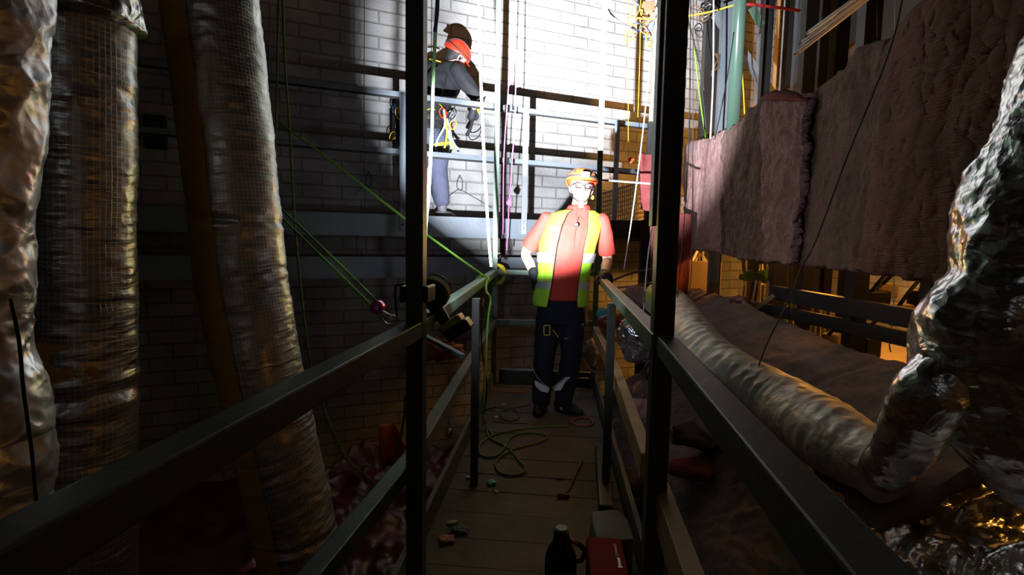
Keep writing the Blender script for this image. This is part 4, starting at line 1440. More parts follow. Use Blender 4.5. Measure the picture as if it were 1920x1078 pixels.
# ---- shackle, pulley and carabiner on the near left post
bm = NB(); tube(bm, catmull([PY(762, 537, 1.57), PY(745, 534, 1.56), PY(741, 548, 1.56), PY(742, 572, 1.56), PY(744, 592, 1.56)], 6), .006, 8, flat=(1, .6))
obj('black_sling', bm, M['strap'], smooth=True, label='short black sling from the near left post down to the carabiner', cat='sling')
bm = NB(); tube(bm, catmull([PY(x, y, 1.58) for x, y in ((768, 532), (755, 538), (755, 556), (768, 562), (780, 556), (778, 538))], 6, True), .004, 8, closed=True)
obj('shackle', bm, M['rope_yellow'], smooth=True, label='small brass coloured shackle ring on the near left post', cat='shackle')
bm = NB(); tube(bm, catmull([PY(x, y, 1.56) for x, y in ((716, 584), (718, 600), (728, 608), (744, 604), (742, 594), (728, 590))], 6, True), .0042, 8, closed=True)
cb_ = obj('carabiner', bm, M['chrome'], smooth=True, label='steel screwgate carabiner holding the pink pulley left of the near left post', cat='carabiner')
bm = NB(); tube(bm, [PY(717, 588, 1.555), PY(731, 599, 1.555)], .0062, 10); obj('gate_sleeve', bm, M['zinc'], cb_)
pc = PY(708, 576, 1.58)
bm = NB(); cyl(bm, pc + Vector((0, -.010, 0)), pc + Vector((0, .010, 0)), .022, 24)
pk = obj('rope_pulley', bm, mat('magenta_anodised', (.55, .02, .28), .3, metal=.6), smooth=False, label='small magenta pulley at the end of the doubled green rope', cat='pulley')
bm = NB(); cyl(bm, pc + Vector((0, -.013, 0)), pc + Vector((0, -.009, 0)), .007, 14); obj('axle', bm, M['chrome'], pk)

# ---- ropes
YR = 3.2
kn = PZ(905, 519, ZH) + Vector((0, 0, .012))
rope('taut_rope', [PY(522, 228, YR), PY(620, 300, 3.12).lerp(PY(620, 302, 3.1), .5), PY(765, 414, 2.98), kn], .0075, M['rope_green'], 'taut bright green rope running down from the left to the far handrail')
bm = NB()
for k in range(3):
    o_ = Vector((0, (k - 1) * .016, 0))
    tube(bm, [kn + o_ + Vector((math.cos(a) * .040, .0, -.037 + math.sin(a) * .036)) for a in [2 * PI * i / 20 for i in range(20)]], .0075, 8, closed=True)
obj('rope_knot', bm, M['rope_green'], smooth=True, label='green rope knot wound round the far left handrail', cat='knot')
rope('rope_tail', [kn + Vector((.03, -.02, -.03)), PY(912, 545, 2.9), PY(920, 560, 2.95), PY(915, 600, 2.95), PY(910, 690, 3.0), PY(906, 770, 2.95), PZ(908, 790, .015), PZ(922, 812, .012)], .006, M['rope_green'], 'loose green rope tail hanging from the knot to the deck')
rope('doubled_rope', [PY(518, 382, YR), PY(610, 470, 2.2), pc + Vector((0, 0, .015))], .0062, M['rope_green'], 'upper strand of the doubled green rope to the magenta pulley')
rope('doubled_rope', [PY(518, 398, YR), PY(606, 484, 2.2), pc + Vector((-.006, 0, -.012))], .0062, M['rope_green'], 'lower strand of the doubled green rope to the magenta pulley')
rope('hanging_rope', [PY(523, -40, YR), PY(520, 120, YR), PY(516, 380, YR), PY(530, 470, YR)], .0065, M['rope_olive'], 'dim green rope hanging nearest the leaning duct')
rope('hanging_rope', [PY(528, -40, YR), PY(534, 110, YR), PY(543, 240, YR), PY(553, 420, YR), PY(566, 560, YR), PY(582, 680, YR), PY(606, 760, YR), PY(645, 850, YR), PY(700, 908, YR)], .0075, M['rope_olive'], 'dim green rope curving down past the left handrail to the floor')
rope('hanging_rope', [PY(600, 740, 3.1), PY(618, 800, 3.1), PY(640, 850, 3.1), PY(690, 905, 3.1)], .006, M['rope_olive'], 'slack olive rope loop below the near left handrail')
rope('hanging_rope', [PY(760, 740, 1.9), PY(758, 780, 1.9), PY(748, 830, 1.9), PY(735, 870, 1.95)], .006, M['rope_olive'], 'short olive rope dangling just left of the near left post')
rope('hanging_rope', [PY(822, -40, 2.7), PY(813, 130, 2.7), PY(808, 280, 2.7), PY(802, 380, 2.7), PY(794, 455, 2.7), PY(790, 500, 2.7), PY(793, 560, 2.7)], .0095, M['rope_pale'], 'pale green rope hanging beside the near left post in front of the worker', seg=10)
rope('hanging_rope', [PY(821, -40, 2.2), PY(820, 20, 2.2), PY(815, 60, 2.2)], .008, M['rope_blue'], 'blue rope end high beside the near left post')
rope('hanging_rope', [PY(897, -40, 3.3), PY(901, 130, 3.3), PY(908, 300, 3.3), PY(916, 440, 3.3), PY(921, 500, 3.3)], .0095, M['rope_pale'], 'thick pale rope hanging left of the far left post', seg=10)
rope('pink_rope', [PY(957, -40, 4.8), PY(955, 130, 4.8), PY(945, 290, 4.8), PY(943, 440, 4.8)], .0048, M['rope_pink'], 'left one of two thin pink ropes behind the far left post')
rope('pink_rope', [PY(968, -40, 4.8), PY(966, 200, 4.8), PY(956, 360, 4.8), PY(950, 470, 4.8)], .0052, M['rope_pink'], 'right one of two thin pink ropes, knotted near its lower end')
kp = PY(955, 380, 4.79)
bm = NB(); ball(bm, kp, .028, .02, .035, seg=14)
for v in bm.verts: v.co += (v.co - kp) * .5 * noise.noise(v.co * 60)
obj('rope_knot', bm, M['rope_pink'], smooth=True, label='small pink knot on the right pink rope', cat='knot')
# wires
for i, (P_, y_, r_, m_, lab) in enumerate((
    (((683, -40), (683, 300), (688, 500)), 4.6, .0035, 'wire', 'thin wire hanging in front of the left part of the brick wall'),
    (((506, -40), (503, 300), (504, 460)), 3.6, .004, 'wire', 'thin dark cord beside the leaning foil duct'),
    (((810, -40), (806, 300), (800, 450)), 2.3, .0018, 'wire_bright', 'fine bright wire just right of the near left post'),
    (((1196, -60), (1194, 50), (1191, 120), (1189, 210)), 4.9, .004, 'wire', 'short dark wire hanging from the anchor hardware'),
    (((1178, -60), (1178, 190), (1178, 300)), 5.2, .003, 'rope_yellow', 'thin yellow cord end left of the beige post'),
    (((1202, -60), (1200, 90), (1196, 220)), 5.2, .003, 'rope_yellow', 'thin yellow line dropping from the anchor hardware'),
    (((1222, 90), (1204, 260), (1186, 400), (1170, 505)), 3.4, .0036, 'rope_white', 'left slanting white cord in front of the grating panel'),
    (((1262, 80), (1250, 220), (1232, 370), (1215, 480), (1206, 590)), 3.0, .0036, 'rope_white', 'right slanting white cord passing the near right post'),
    (((1268, 100), (1258, 230), (1240, 400), (1222, 540)), 3.1, .003, 'wire', 'dark slanting cord beside the right white cord'),
    (((1235, 80), (1245, 120), (1256, 170)), 5.6, .006, 'rope_green', 'bright green rope piece between beige post and near right post'),
    (((1294, 130), (1293, 220), (1293, 268)), 3.2, .0035, 'rope_white', 'straight white cord just right of the near right post'),
    (((1302, 90), (1312, 180), (1323, 258)), 3.6, .005, 'rope_green', 'green rope slanting down to the pink end of the insulation'),
    (((1305, 60), (1320, 200), (1324, 240)), 5.2, .004, 'wire', 'dark cord left of the dark rear post'),
    (((1304, -60), (1308, 60), (1316, 130), (1320, 170)), 5.4, .004, 'wire', 'short dark cord among the rear ropes'),
    (((1338, -20), (1338, 60), (1337, 150), (1332, 260)), 4.6, .007, 'rope_white', 'thick white cord in front of the dark rear post'),
    (((1376, 60), (1366, 130), (1350, 215), (1340, 262)), 3.9, .004, 'wire', 'dark slack cable crossing the blue grey post'),
    (((1388, -60), (1391, 118), (1394, 170), (1396, 214)), 5.2, .006, 'rope_yellow', 'yellow cord hanging right of the translucent tube'),
    (((1411, -60), (1412, 90), (1413, 200)), 6.2, .005, 'wood_rail', 'rust coloured line against the rear brick wall'),
    (((1700, -40), (1668, 95), (1590, 290), (1530, 450), (1504, 500), (1480, 560), (1440, 640), (1418, 700), (1400, 760)), 2.25, .0035, 'wire', 'long black cord slanting across the hanging insulation'),
    (((1645, -30), (1645, 72)), 2.4, .003, 'wire', 'thin dark cord above the hanging insulation'),
    (((1486, 470), (1485, 540), (1484, 600)), 3.4, .003, 'wire', 'thin vertical wire crossing the opening below the insulation'),
    (((1680, -60), (1676, 300), (1676, 520), (1675, 580), (1668, 640), (1670, 660)), 3.0, .004, 'wire_bright', 'grey cord hooked in the dark part of the opening'),
    (((20, 560), (36, 640), (44, 730), (60, 850), (70, 960)), .59, .0022, 'strap', 'black cord hanging over the closest crumpled duct'),
    (((1120, -20), (1150, 30), (1196, 62)), 4.9, .005, 'wire', 'upper thin stay wire running down to the anchor hardware'),
    (((1118, 5), (1150, 30), (1186, 56)), 5.0, .004, 'wire', 'lower thin stay wire running down to the anchor hardware'),
    (((1176, -10), (1200, 12)), 4.9, .010, 'wire', 'thick dark cable entering from above to the anchor hardware'),
    (((1296, -60), (1290, 300), (1270, 560), (1262, 640), (1256, 700)), 3.4, .003, 'wire', 'thin wire over the far end of the flexible duct'),
    (((1300, -60), (1299, 300), (1298, 480), (1290, 560), (1278, 610)), 3.6, .003, 'wire', 'thin black line hanging before the cardboard sheet'),
)):
    rope('hanging_wire' if 'wire' in m_ else 'hanging_rope', [PY(x, y, y_) for x, y in P_], r_, M[m_], lab, 'wire' if 'wire' in m_ else 'rope', seg=6)
for y_ in (487, 513):
    c = PY(688, y_, 4.59); bm = NB(); box(bm, c, .028, .02, .028, bev=.003)
    obj('wire_clip', bm, M['zinc'], label=('upper' if y_ < 500 else 'lower') + ' small square clip near the end of the thin wire', cat='clip')
# loops of thin wire pinned to the wall
for (x, y), lab in (((691, 330), 'left'), ((862, 338), 'right')):
    bm = NB()
    tube(bm, catmull([PG(x + dx, y + dy, WA - .06) for dx, dy in ((0, -8), (-5, 4), (-4, 16), (4, 18), (5, 2), (1, -6))], 5, True), .006, 6, closed=True)
    tube(bm, catmull([PG(x - 2, y + 16, WA - .05), PG(x - 18, y + 28, WA - .05), PG(x - 25, y + 36, WA - .05)], 4), .004, 6)
    tube(bm, catmull([PG(x + 2, y + 18, WA - .05), PG(x + 30, y + 34, WA - .05), PG(x + 60, y + 52, WA - .05)], 4), .003, 6)
    obj('wire_loop', bm, M['wire'], smooth=True, label=f'thin wire loop hooked to the brick wall, {lab} one of two', cat='wire')

# ---- anchor hardware cluster near the beige post
A_ = thing('anchor_cluster', 'cluster of carabiners and slings hung high on the beige post', 'climbing hardware', tuple(PY(1205, 60, 5.0)))
rnd = random.Random(11)
bm = NB(); q = [PY(1205, 14, 5.0), PY(1226, 10, 5.0)]; box(bm, q[0].lerp(q[1], .5), .12, .02, .09, bev=.01); obj('anchor_plate', bm, M['rope_brown'], A_)
oc = mat('orange_anodised', (.80, .30, .05), .35, metal=.4)
for i, (x, y) in enumerate(((1210, 22), (1206, 36), (1200, 48), (1214, 40), (1196, 50), (1190, 56), (1184, 62), (1180, 70), (1208, 56), (1214, 66), (1218, 76), (1222, 34), (1192, 22), (1198, 28), (1220, 48))):
    carabiner(A_, PY(x + rnd.uniform(-2, 2), y, 5.0 + rnd.uniform(-.06, .04)), rnd.uniform(.026, .036), [oc, M['rope_brown'], M['rope_yellow'], oc, gear_cols[4]][i % 5], 'carabiner', rnd.uniform(-1.2, 1.2), rnd.uniform(-.8, .8))
for k, pts in enumerate((((1200, 36), (1190, 54), (1182, 66)), ((1206, 40), (1216, 60), (1221, 80)))):
    bm = NB(); tube(bm, catmull([PY(x, y, 5.0) for x, y in pts], 4), .010, 8, flat=(1, .4)); obj('sling', bm, oc, A_)
rope('slack_strap', [PY(1195, 34, 4.9), PY(1230, 36, 4.85), PY(1290, 30, 4.8), PY(1340, 20, 4.75), PY(1388, 6, 4.7)], .014, M['rope_yellow'], 'yellow webbing strap stretched between rear posts behind the near right post', 'strap', flat=(1, .35))
rope('slack_strap', [PY(1400, 8, 4.4), PY(1440, 12, 4.4), PY(1500, 20, 4.4)], .020, mat('red_webbing', (.50, .02, .03), .7), 'red webbing strap between the rear posts at top right', 'strap', flat=(1, .4))
A2 = thing('anchor_cluster', 'tangle of dark hardware and cords hanging behind the near right post', 'climbing hardware', tuple(PY(1315, 60, 5.2)))
for i in range(12):
    carabiner(A2, PY(1304 + rnd.uniform(0, 26), 10 + rnd.uniform(0, 56), 5.2 + rnd.uniform(-.05, .05)), rnd.uniform(.03, .04), [M['strap'], M['chrome'], M['lamp_black'], M['rope_brown']][i % 4], 'carabiner', rnd.uniform(-1.2, 1.2), rnd.uniform(-.8, .8))
kn2 = PY(1343, 112, 5.0)
bm = NB()
for k in range(3):
    tube(bm, catmull([PY(1336 + 8 * rnd.random(), 100, 5.0), PY(1348, 106 + 4 * k, 5.0), PY(1340 + 6 * k, 124, 5.0), PY(1334, 142 - 4 * k, 5.0)], 5), .007, 6)
obj('rope_ends', bm, M['rope_brown'], smooth=True, label='frayed brown rope ends dangling beside the white cord', cat='rope', )

# ---- rear posts, right of the near right post
def rpost(px, py, y_, w, z0, z1, m, label, name='rear_post', d=None):
    p = PY(px, py, y_)
    bm = NB(); box(bm, (p.x, y_, (z0 + z1) / 2), w, d or w, z1 - z0, bev=.003)
    return obj(name, bm, M[m] if isinstance(m, str) else m, label=label, cat='post')
M['beige'] = mat('beige_paint', (.50, .46, .36), .6)
M['black_post'] = M['black_steel']
lz = z_led
p_ = PY(1232, 100, 5.85)
bm = NB(); box(bm, (p_.x, 5.85, (PY(1215, 230, 5.85).z + 5.6) / 2), .105, .105, 5.6 - PY(1215, 230, 5.85).z, bev=.004)
B_ = thing('rear_post', 'beige upper post with black foot standing left of the near right post', 'post', (p_.x, 5.85, -1.9))
obj('post_upper', bm, M['beige'], B_)
bm = NB(); zt = PY(1215, 230, 5.85).z; box(bm, (p_.x, 5.85, (zt - 1.9) / 2), .13, .13, zt + 1.9, bev=.004); obj('post_foot', bm, M['black_steel'], B_)
rpost(1330, 120, 5.9, .14, -1.9, 5.6, 'black_steel', 'dark rear post behind the white cord and frayed rope')
rpost(1358, 110, 5.0, .085, .2, 5.6, 'gal_blue', 'slim blue grey rear post left of the translucent tube')
rpost(1436, 100, 5.2, .08, .4, 5.6, 'black_steel', 'slim black rear post beside the diagonal brace')
rpost(1496, 90, 5.3, .07, .4, 5.6, 'gal_blue', 'slim blue grey rear post under the end of the light tubes')
rpost(1515, 90, 5.0, .11, .3, 5.6, mat('grey_olive_paint', (.10, .11, .09), .6), 'wide grey green rear post right of the light tube ends')
rpost(1542, 80, 5.0, .06, .3, 5.6, M['olive'], 'thin olive rear post between two grey green posts')
rpost(1561, 60, 5.0, .10, .3, 5.6, mat('grey_olive_paint_dark', (.08, .09, .07), .6), 'grey green rear post close to the insulation top edge')
rpost(1582, 60, 4.9, .07, .3, 5.6, 'black_steel', 'narrow black rear post right of the grey green posts')
rpost(1630, 40, 4.2, .12, .2, 5.6, 'black_steel', 'black rear post above the middle of the hanging insulation')
rpost(1470, 90, 6.6, .05, .3, 5.6, 'chrome', 'thin bright pipe behind the rear posts', 'rear_pipe')
rpost(1455, 90, 6.6, .035, .3, 5.6, 'wood_rail', 'thin rust brown pipe behind the rear posts', 'rear_pipe')
rpost(1424, 90, 7.0, .05, .3, 5.6, 'zinc', 'grey pipe against the rear brick wall', 'rear_pipe')
t_ = PY(1384, 120, 4.6)
bm = NB(); cyl(bm, (PY(1390, 0, 4.6).x, 4.6, 5.4), (PY(1374, 240, 4.6).x, 4.6, PY(1374, 250, 4.6).z), .052, 20)
obj('plastic_tube', bm, mat('frosted_green_plastic', (.09, .16, .12), .25, trans=.1), smooth=True, label='translucent greenish plastic tube hanging between rear posts', cat='tube')
bm = NB(); bar(bm, PY(1340, 24, 5.6), PY(1456, 190, 5.6), .05, .13, up=(0, 1, 0), bev=.003)
obj('diagonal_brace', bm, M['gal_blue'], label='blue grey diagonal brace behind the rear posts', cat='brace')
for k, (x0, y0, x1, y1) in enumerate(((1517, 60, 1600, 0), (1504, 80, 1614, 0), (1494, 100, 1632, -6))):
    a, b = PY(x0, y0, 4.0), PY(x1, y1, 3.75)
    b = a + (b - a) * 1.7
    tg = thing('light_tube', ('upper', 'middle', 'lower')[k] + ' one of three slanting pale tubes at top right', 'tube', tuple(a), 'slanting pale tubes')
    bm = NB(); cyl(bm, a, b, .014, 14); obj('tube_shell', bm, M['white_paint'], tg, smooth=True)
    bm = NB(); cyl(bm, a, a + (a - b).normalized() * .02, .011, 12); obj('end_cap', bm, M['zinc'], tg)
# green strap end / red-grey cloths up right
bm = NB(); q = [PY(1410, 14, 4.4), PY(1428, 48, 4.4)]; bar(bm, q[0], q[1], .06, .012, up=(0, 1, 0)); obj('strap_end', bm, M['green_steel'], label='grey green strap end hanging below the red webbing', cat='strap')
bm = NB(); bar(bm, PY(1322, 352, 0.001 + 4.5) if False else PY(1122, 337, 4.5), PY(1248, 347, 4.2), .012, .014); obj('spacer_bar', bm, M['zinc'], label='thin grey horizontal bar from the far right post to the near right post', cat='bar')
bm = NB(); p = PY(1183, 300, 5.3); box(bm, p, .05, .02, .05, rot=Matrix.Rotation(.7, 3, 'Y'), bev=.006); obj('warning_tag', bm, M['helmet_orange'], label='small orange tag hanging left of the red insulation square', cat='tag')

# ---- right of the man: dark beams, post, orange-lit floor of the side room
bm = NB(); bar(bm, PY(1140, 430, 5.6), PY(1245, 430, 5.7), .1, .19); obj('cross_beam', bm, M['black_steel'], label='black beam behind the right arm of the vested man', cat='beam')
rpost(1209, 460, 5.55, .10, -1.9, 1.55, 'black_steel', 'short black post under the red insulation square')
bm = NB(); box(bm, (1.35, 5.75, .30), 1.5, .8, .06); obj('side_platform', bm, M['timber'], label='pale timber platform low behind the right railing', cat='platform')
rope('cable', [PY(1150, 525, 4.6), PY(1185, 512, 4.6), PY(1232, 503, 4.6)], .010, M['rope_brown'], 'dark cable stretched low behind the vested man, upper one', 'cable')
rope('cable', [PY(1150, 540, 4.6), PY(1190, 536, 4.6), PY(1236, 528, 4.6)], .010, M['wood_rail'], 'brown cable stretched low behind the vested man, lower one', 'cable')

# ---- things seen through the opening below the insulation
bm = NB(); a, b = PY(1258, 488, 5.9), PY(1336, 560, 5.9); box(bm, ((a.x + b.x) / 2, 5.9, (a.z + b.z) / 2), b.x - a.x, .5, a.z - b.z, bev=.004)
obj('cardboard_box', bm, M['cardboard'], label='plain cardboard box standing left in the opening below the insulation', cat='box')
rnd = random.Random(5)
ORD = ['first', 'second', 'third', 'fourth', 'fifth', 'sixth', 'seventh', 'eighth', 'ninth', 'tenth', 'eleventh', 'twelfth', 'thirteenth', 'fourteenth', 'fifteenth', 'sixteenth']
COLN = ['white', 'timber coloured', 'brown', 'grey']
boxtop = a.z
for i in range(9):
    px = 1272 + i * 6.5
    p = PY(px, 488, 5.8); tl = rnd.uniform(-.06, .06)
    bm = NB(); bar(bm, (p.x, 5.8, boxtop), (p.x + tl, 5.82, boxtop + rnd.uniform(.07, .13)), .018, .03)
    obj('folded_card', bm, [M['white_paint'], M['timber'], M['rope_brown'], M['zinc']][i % 4], label=f'{COLN[i % 4]} strip standing on the cardboard box, {ORD[i]} from the left', cat='card', group='cards on the cardboard box')
rpost(1342, 500, 5.0, .075, -.2, 1.5, 'black_steel', 'black post right of the cardboard box')
rpost(1457, 520, 4.6, .11, -.2, 1.5, M['olive'], 'olive post in the middle of the opening')
rpost(1510, 530, 4.0, .07, -.2, 1.5, 'black_steel', 'black post right of the bright wall patch')
rpost(1604, 570, 3.2, .09, -.4, 1.5, 'black_steel', 'black post crossing both dark rails in the opening')
rpost(1745, 600, 2.7, .08, -.4, 1.5, 'black_steel', 'black post beside the right foil duct')
for k, (x0, y0, x1, y1, ya, yb, h, lab) in enumerate(((1452, 548, 1790, 612, 4.0, 2.5, .10, 'upper dark rail in the opening, with a dusty top edge'),
                                               (1424, 576, 1790, 655, 4.1, 2.5, .075, 'lower dark rail in the opening'),)):
    bm = NB(); bar(bm, PY(x0, y0, ya), PY(x1, y1, yb), .06, h, bev=.003)
    obj('opening_rail', bm, M['black_steel'], label=lab, cat='rail')
bm = NB(); bar(bm, PY(1394, 562, 4.4), PY(1456, 577, 4.2), .03, .018); obj('edge_strip', bm, M['zinc'], label='pale thin strip left of the lower dark rail', cat='strip')
bm = NB(); bar(bm, PY(1412, 582, 4.0), PY(1452, 553, 3.9), .022, .03); obj('wood_slat', bm, M['timber'], label='loose timber slat leaning across the lower rail', cat='slat')
for i in range(7):
    px = 1392 + i * 9
    bm = NB(); bar(bm, PY(px, 566 + i * 1.5, 4.6), PY(px + rnd.uniform(2, 9), 530 + rnd.uniform(-6, 6), 4.6), .012, .02)
    obj('stacked_slat', bm, [M['timber'], M['rope_brown'], M['zinc']][i % 3], label=f"{['timber coloured', 'brown', 'grey'][i % 3]} slat leaning below the green slings, {ORD[i]} from the left", cat='slat', group='slats leaning below the green slings')
for i, (x0, y0, x1, y1, mm) in enumerate(((1392, 520, 1450, 530, 'rope_olive'), (1425, 514, 1448, 522, 'rope_green'), (1400, 514, 1420, 524, 'rope_olive'))):
    bm = NB(); a, b = PY(x0, y0, 4.9), PY(x1, y1, 4.9); limb(bm, [a, a.lerp(b, .5) + Vector((0, 0, .02)), b], [.03, .045, .03], 12, 5)
    for v in bm.verts: v.co += Vector((0, 0, 1)) * .012 * noise.noise(v.co * 30)
    obj('sling_heap', bm, M[mm], smooth=True, label=('long olive bundle of slings lying in the opening', 'bright green bundle of slings at the olive post', 'small olive bundle of slings, left one')[i], cat='sling')
for i in range(16):
    px = 1394 + i * 3.7 + (10 if i > 7 else 0)
    rope('hanging_sling', [PY(px, 470, 5.3), PY(px + rnd.uniform(-2, 2), 498, 5.3), PY(px + rnd.uniform(-3, 3), 515 + rnd.uniform(-3, 5), 5.3)], rnd.uniform(.008, .014),
         M[['rope_brown', 'rope_olive', 'wood_rail', 'rope_white'][i % 4]], f"{['brown', 'olive', 'ochre', 'white'][i % 4]} sling hanging in the opening's row, {ORD[i]} from the left", 'sling', group='slings hanging in the opening', n=3, seg=6)
for i in range(13):
    px = 1458 + i * 5.2 + (26 if i > 6 else 0)
    rope('rope_hank', [PY(px, 556 + i, 4.7), PY(px + rnd.uniform(-3, 3), 580 + i, 4.7), PY(px + rnd.uniform(-2, 4), 606 + i, 4.7), PY(px, 650, 4.7)], rnd.uniform(.010, .018),
         M[['rope_white', 'rope_olive', 'timber', 'rope_pale', 'rope_brown'][i % 5]], f"{['white', 'olive', 'tan', 'pale green', 'brown'][i % 5]} rope hank behind the dark rails, {ORD[i]} from the left", 'rope', group='rope hanks behind the dark rails', n=3, seg=6)
for i, (px, py, s) in enumerate(((1640, 560, .11), (1690, 590, .13), (1728, 560, .10), (1660, 545, .09), (1560, 640, .10), (1620, 650, .12))):
    c = PY(px, py, 3.5)
    bm = NB(); box(bm, c, s * 1.3, s, s * 1.1, rz=i, bev=.02)
    obj('equipment_case', bm, M[['lamp_black', 'rope_brown', 'black_steel', 'cardboard', 'timber', 'lamp_black'][i]], label=('black lumpy bag behind the upper rail, right of the black post', 'brown box low behind the rails near the right duct', 'dark case in the corner by the right foil duct', 'small cardboard box behind the upper dark rail', 'timber offcut block below the rails left of the black post', 'black case below the rails right of the black post')[i], cat='case')
    rope('carrying_strap', [c + Vector((-.05, -.05, s * .5)), c + Vector((.0, -.08, s * 1.4)), c + Vector((.12, -.02, s * 2.2))], .012, M['strap'], ('strap of the black lumpy bag', 'strap of the brown box near the right duct', 'strap of the dark case in the corner', 'strap above the small cardboard box', 'cord above the timber offcut block', 'cord above the black case below the rails')[i], 'strap', n=4)
# dark storage platform carrying them
bm = NB(); box(bm, (2.75, 4.2, .22), 2.2, 3.6, .06); obj('side_shelf', bm, M['timber'], label='timber shelf floor of the side room behind the insulation', cat='shelf')
bm = NB(); limb(bm, [PY(1378, 566, 4.3), PY(1392, 570, 4.2), PY(1402, 578, 4.1)], [.05, .06, .04], 12, 5); 
for v in bm.verts: v.co += Vector((1, 1, 1)) * .02 * noise.noise(v.co * 20)
obj('red_cloth', bm, M['red_sheet'], smooth=True, label='small red cloth on the edge of the grey slab', cat='cloth')

# ---- under the right handrail
def crumple(name, c, rx, ry, rz, m, label, cat, seed=0, amp=.35, seg=110):
    bm = NB(); ball(bm, c, rx, ry, rz, seg=seg)
    for v in bm.verts:
        d = v.co - c
        v.co += d * (amp * (ridge(v.co * 13 + Vector((seed, 0, 0)), 5) - .5) + .25 * noise.noise(v.co * 8 + Vector((0, seed, 0))))
    return obj(name, bm, m, smooth=True, label=label, cat=cat)
crumple('foil_bundle', PY(1196, 632, 3.3), .13, .12, .15, M['foil_bare'], 'shiny crumpled foil bundle under the right handrail', 'foil', 1)
crumple('foil_bundle', PY(1108, 662, 4.45), .07, .08, .14, M['foil_dull'], 'pale crumpled foil scrap behind the legs of the vested man', 'foil', 4)
crumple('red_bag', PY(1140, 603, 4.0), .09, .07, .055, M['red_sheet'], 'bright red bag behind the right short post', 'bag', 2, .25)
crumple('teal_cloth', PY(1132, 588, 4.15), .05, .05, .05, mat('teal_cloth', (.05, .30, .33), .8), 'teal cloth bundle on the red bag', 'cloth', 3, .3)
crumple('pink_wool_roll', PY(1205, 556, 4.4), .16, .12, .09, M['wool_pink'], 'pink wool roll in front of the far end of the flexible duct', 'insulation', 6, .3)
rope('tubing', [PY(1108, 640, 3.9), PY(1094, 668, 3.9), PY(1110, 695, 3.8), PY(1140, 700, 3.7)], .006, M['rope_brown'], 'brown looped hose beside the man at the right railing', 'hose')
rope('tubing', [PY(1232, 662, 2.2), PY(1212, 685, 2.2), PY(1212, 705, 2.2), PY(1226, 720, 2.2)], .006, M['wire'], 'dark doubled cable bent beside the near right post', 'cable')
rope('tubing', [PY(1070, 709, 3.95), PY(1104, 709, 3.95)], .006, M['timber'], 'thin pale stick behind the ankles of the vested man', 'stick')
bm = NB(); bar(bm, PY(792, 628, 3.4), PY(868, 668, 3.1), .035, .025); obj('grey_conduit', bm, M['gal_blue'], label='blue grey conduit lying left of the walkway under the lamp battery', cat='conduit')
crumple('orange_net', PY(818, 655, 3.6), .16, .06, .09, mat('orange_brown_net', (.40, .12, .04), .8), 'rust orange crumpled netting below the conduit', 'netting', 8, .6)
crumple('clear_cup', PZ(842, 812, -.05), .03, .03, .035, M['foil_bare'], 'small shiny crumpled cup left of the toe board', 'litter', 5, .25, 24)

# ---- items on the deck
def D(px, py, z=.008): return PZ(px, py, z)
rope('coiled_rope', [D(912, 800), D(918, 820), D(950, 838), D(972, 862), D(985, 880), D(972, 890), D(945, 889), D(930, 876), D(934, 860), D(965, 842), D(1005, 830), D(1026, 820), D(1010, 812), D(975, 812), D(955, 822), D(945, 840), D(930, 855), D(908, 856), D(898, 846), D(905, 828), D(935, 812), D(985, 803), D(1030, 799), D(1065, 798)], .0075, M['rope_olive'], 'olive green rope in loose loops on the deck before the man', n=8)
rope('coiled_strap', [D(905, 770), D(925, 764), D(948, 765), D(970, 772), D(972, 783), D(958, 789), D(942, 784), D(940, 772), D(955, 766), D(985, 760), D(992, 758)], .007, M['rope_brown'], 'brown cord looped on the far left of the deck', 'cord')
rope('loose_cord', [D(940, 733), D(965, 735), D(990, 735)], .005, mat('orange_cord', (.55, .12, .02), .7), 'thin orange cord at the far toe board', 'cord')
rope('loose_cord', [D(925, 790), D(940, 791), D(990, 794)], .0045, M['rope_brown'], 'thin brown cord across the deck behind the green loops', 'cord')
rope('hanging_rope', [PY(906, 560, 3.3), PY(903, 640, 3.3), PY(912, 720, 3.4), D(908, 775)], .006, M['rope_brown'], 'brown rope hanging inside the left railing', 'rope')
bm = NB()
tube(bm, catmull([D(1072, 791, .012), D(1082, 783, .012), D(1102, 783, .012), D(1112, 790, .012), D(1106, 797, .012), D(1084, 797, .012)], 6, True), .009, 8, closed=True, flat=(1, .5))
obj('red_strap', bm, mat('dull_red_strap', (.32, .07, .07), .7), smooth=True, label='dull red strap loop by the right boot', cat='strap')
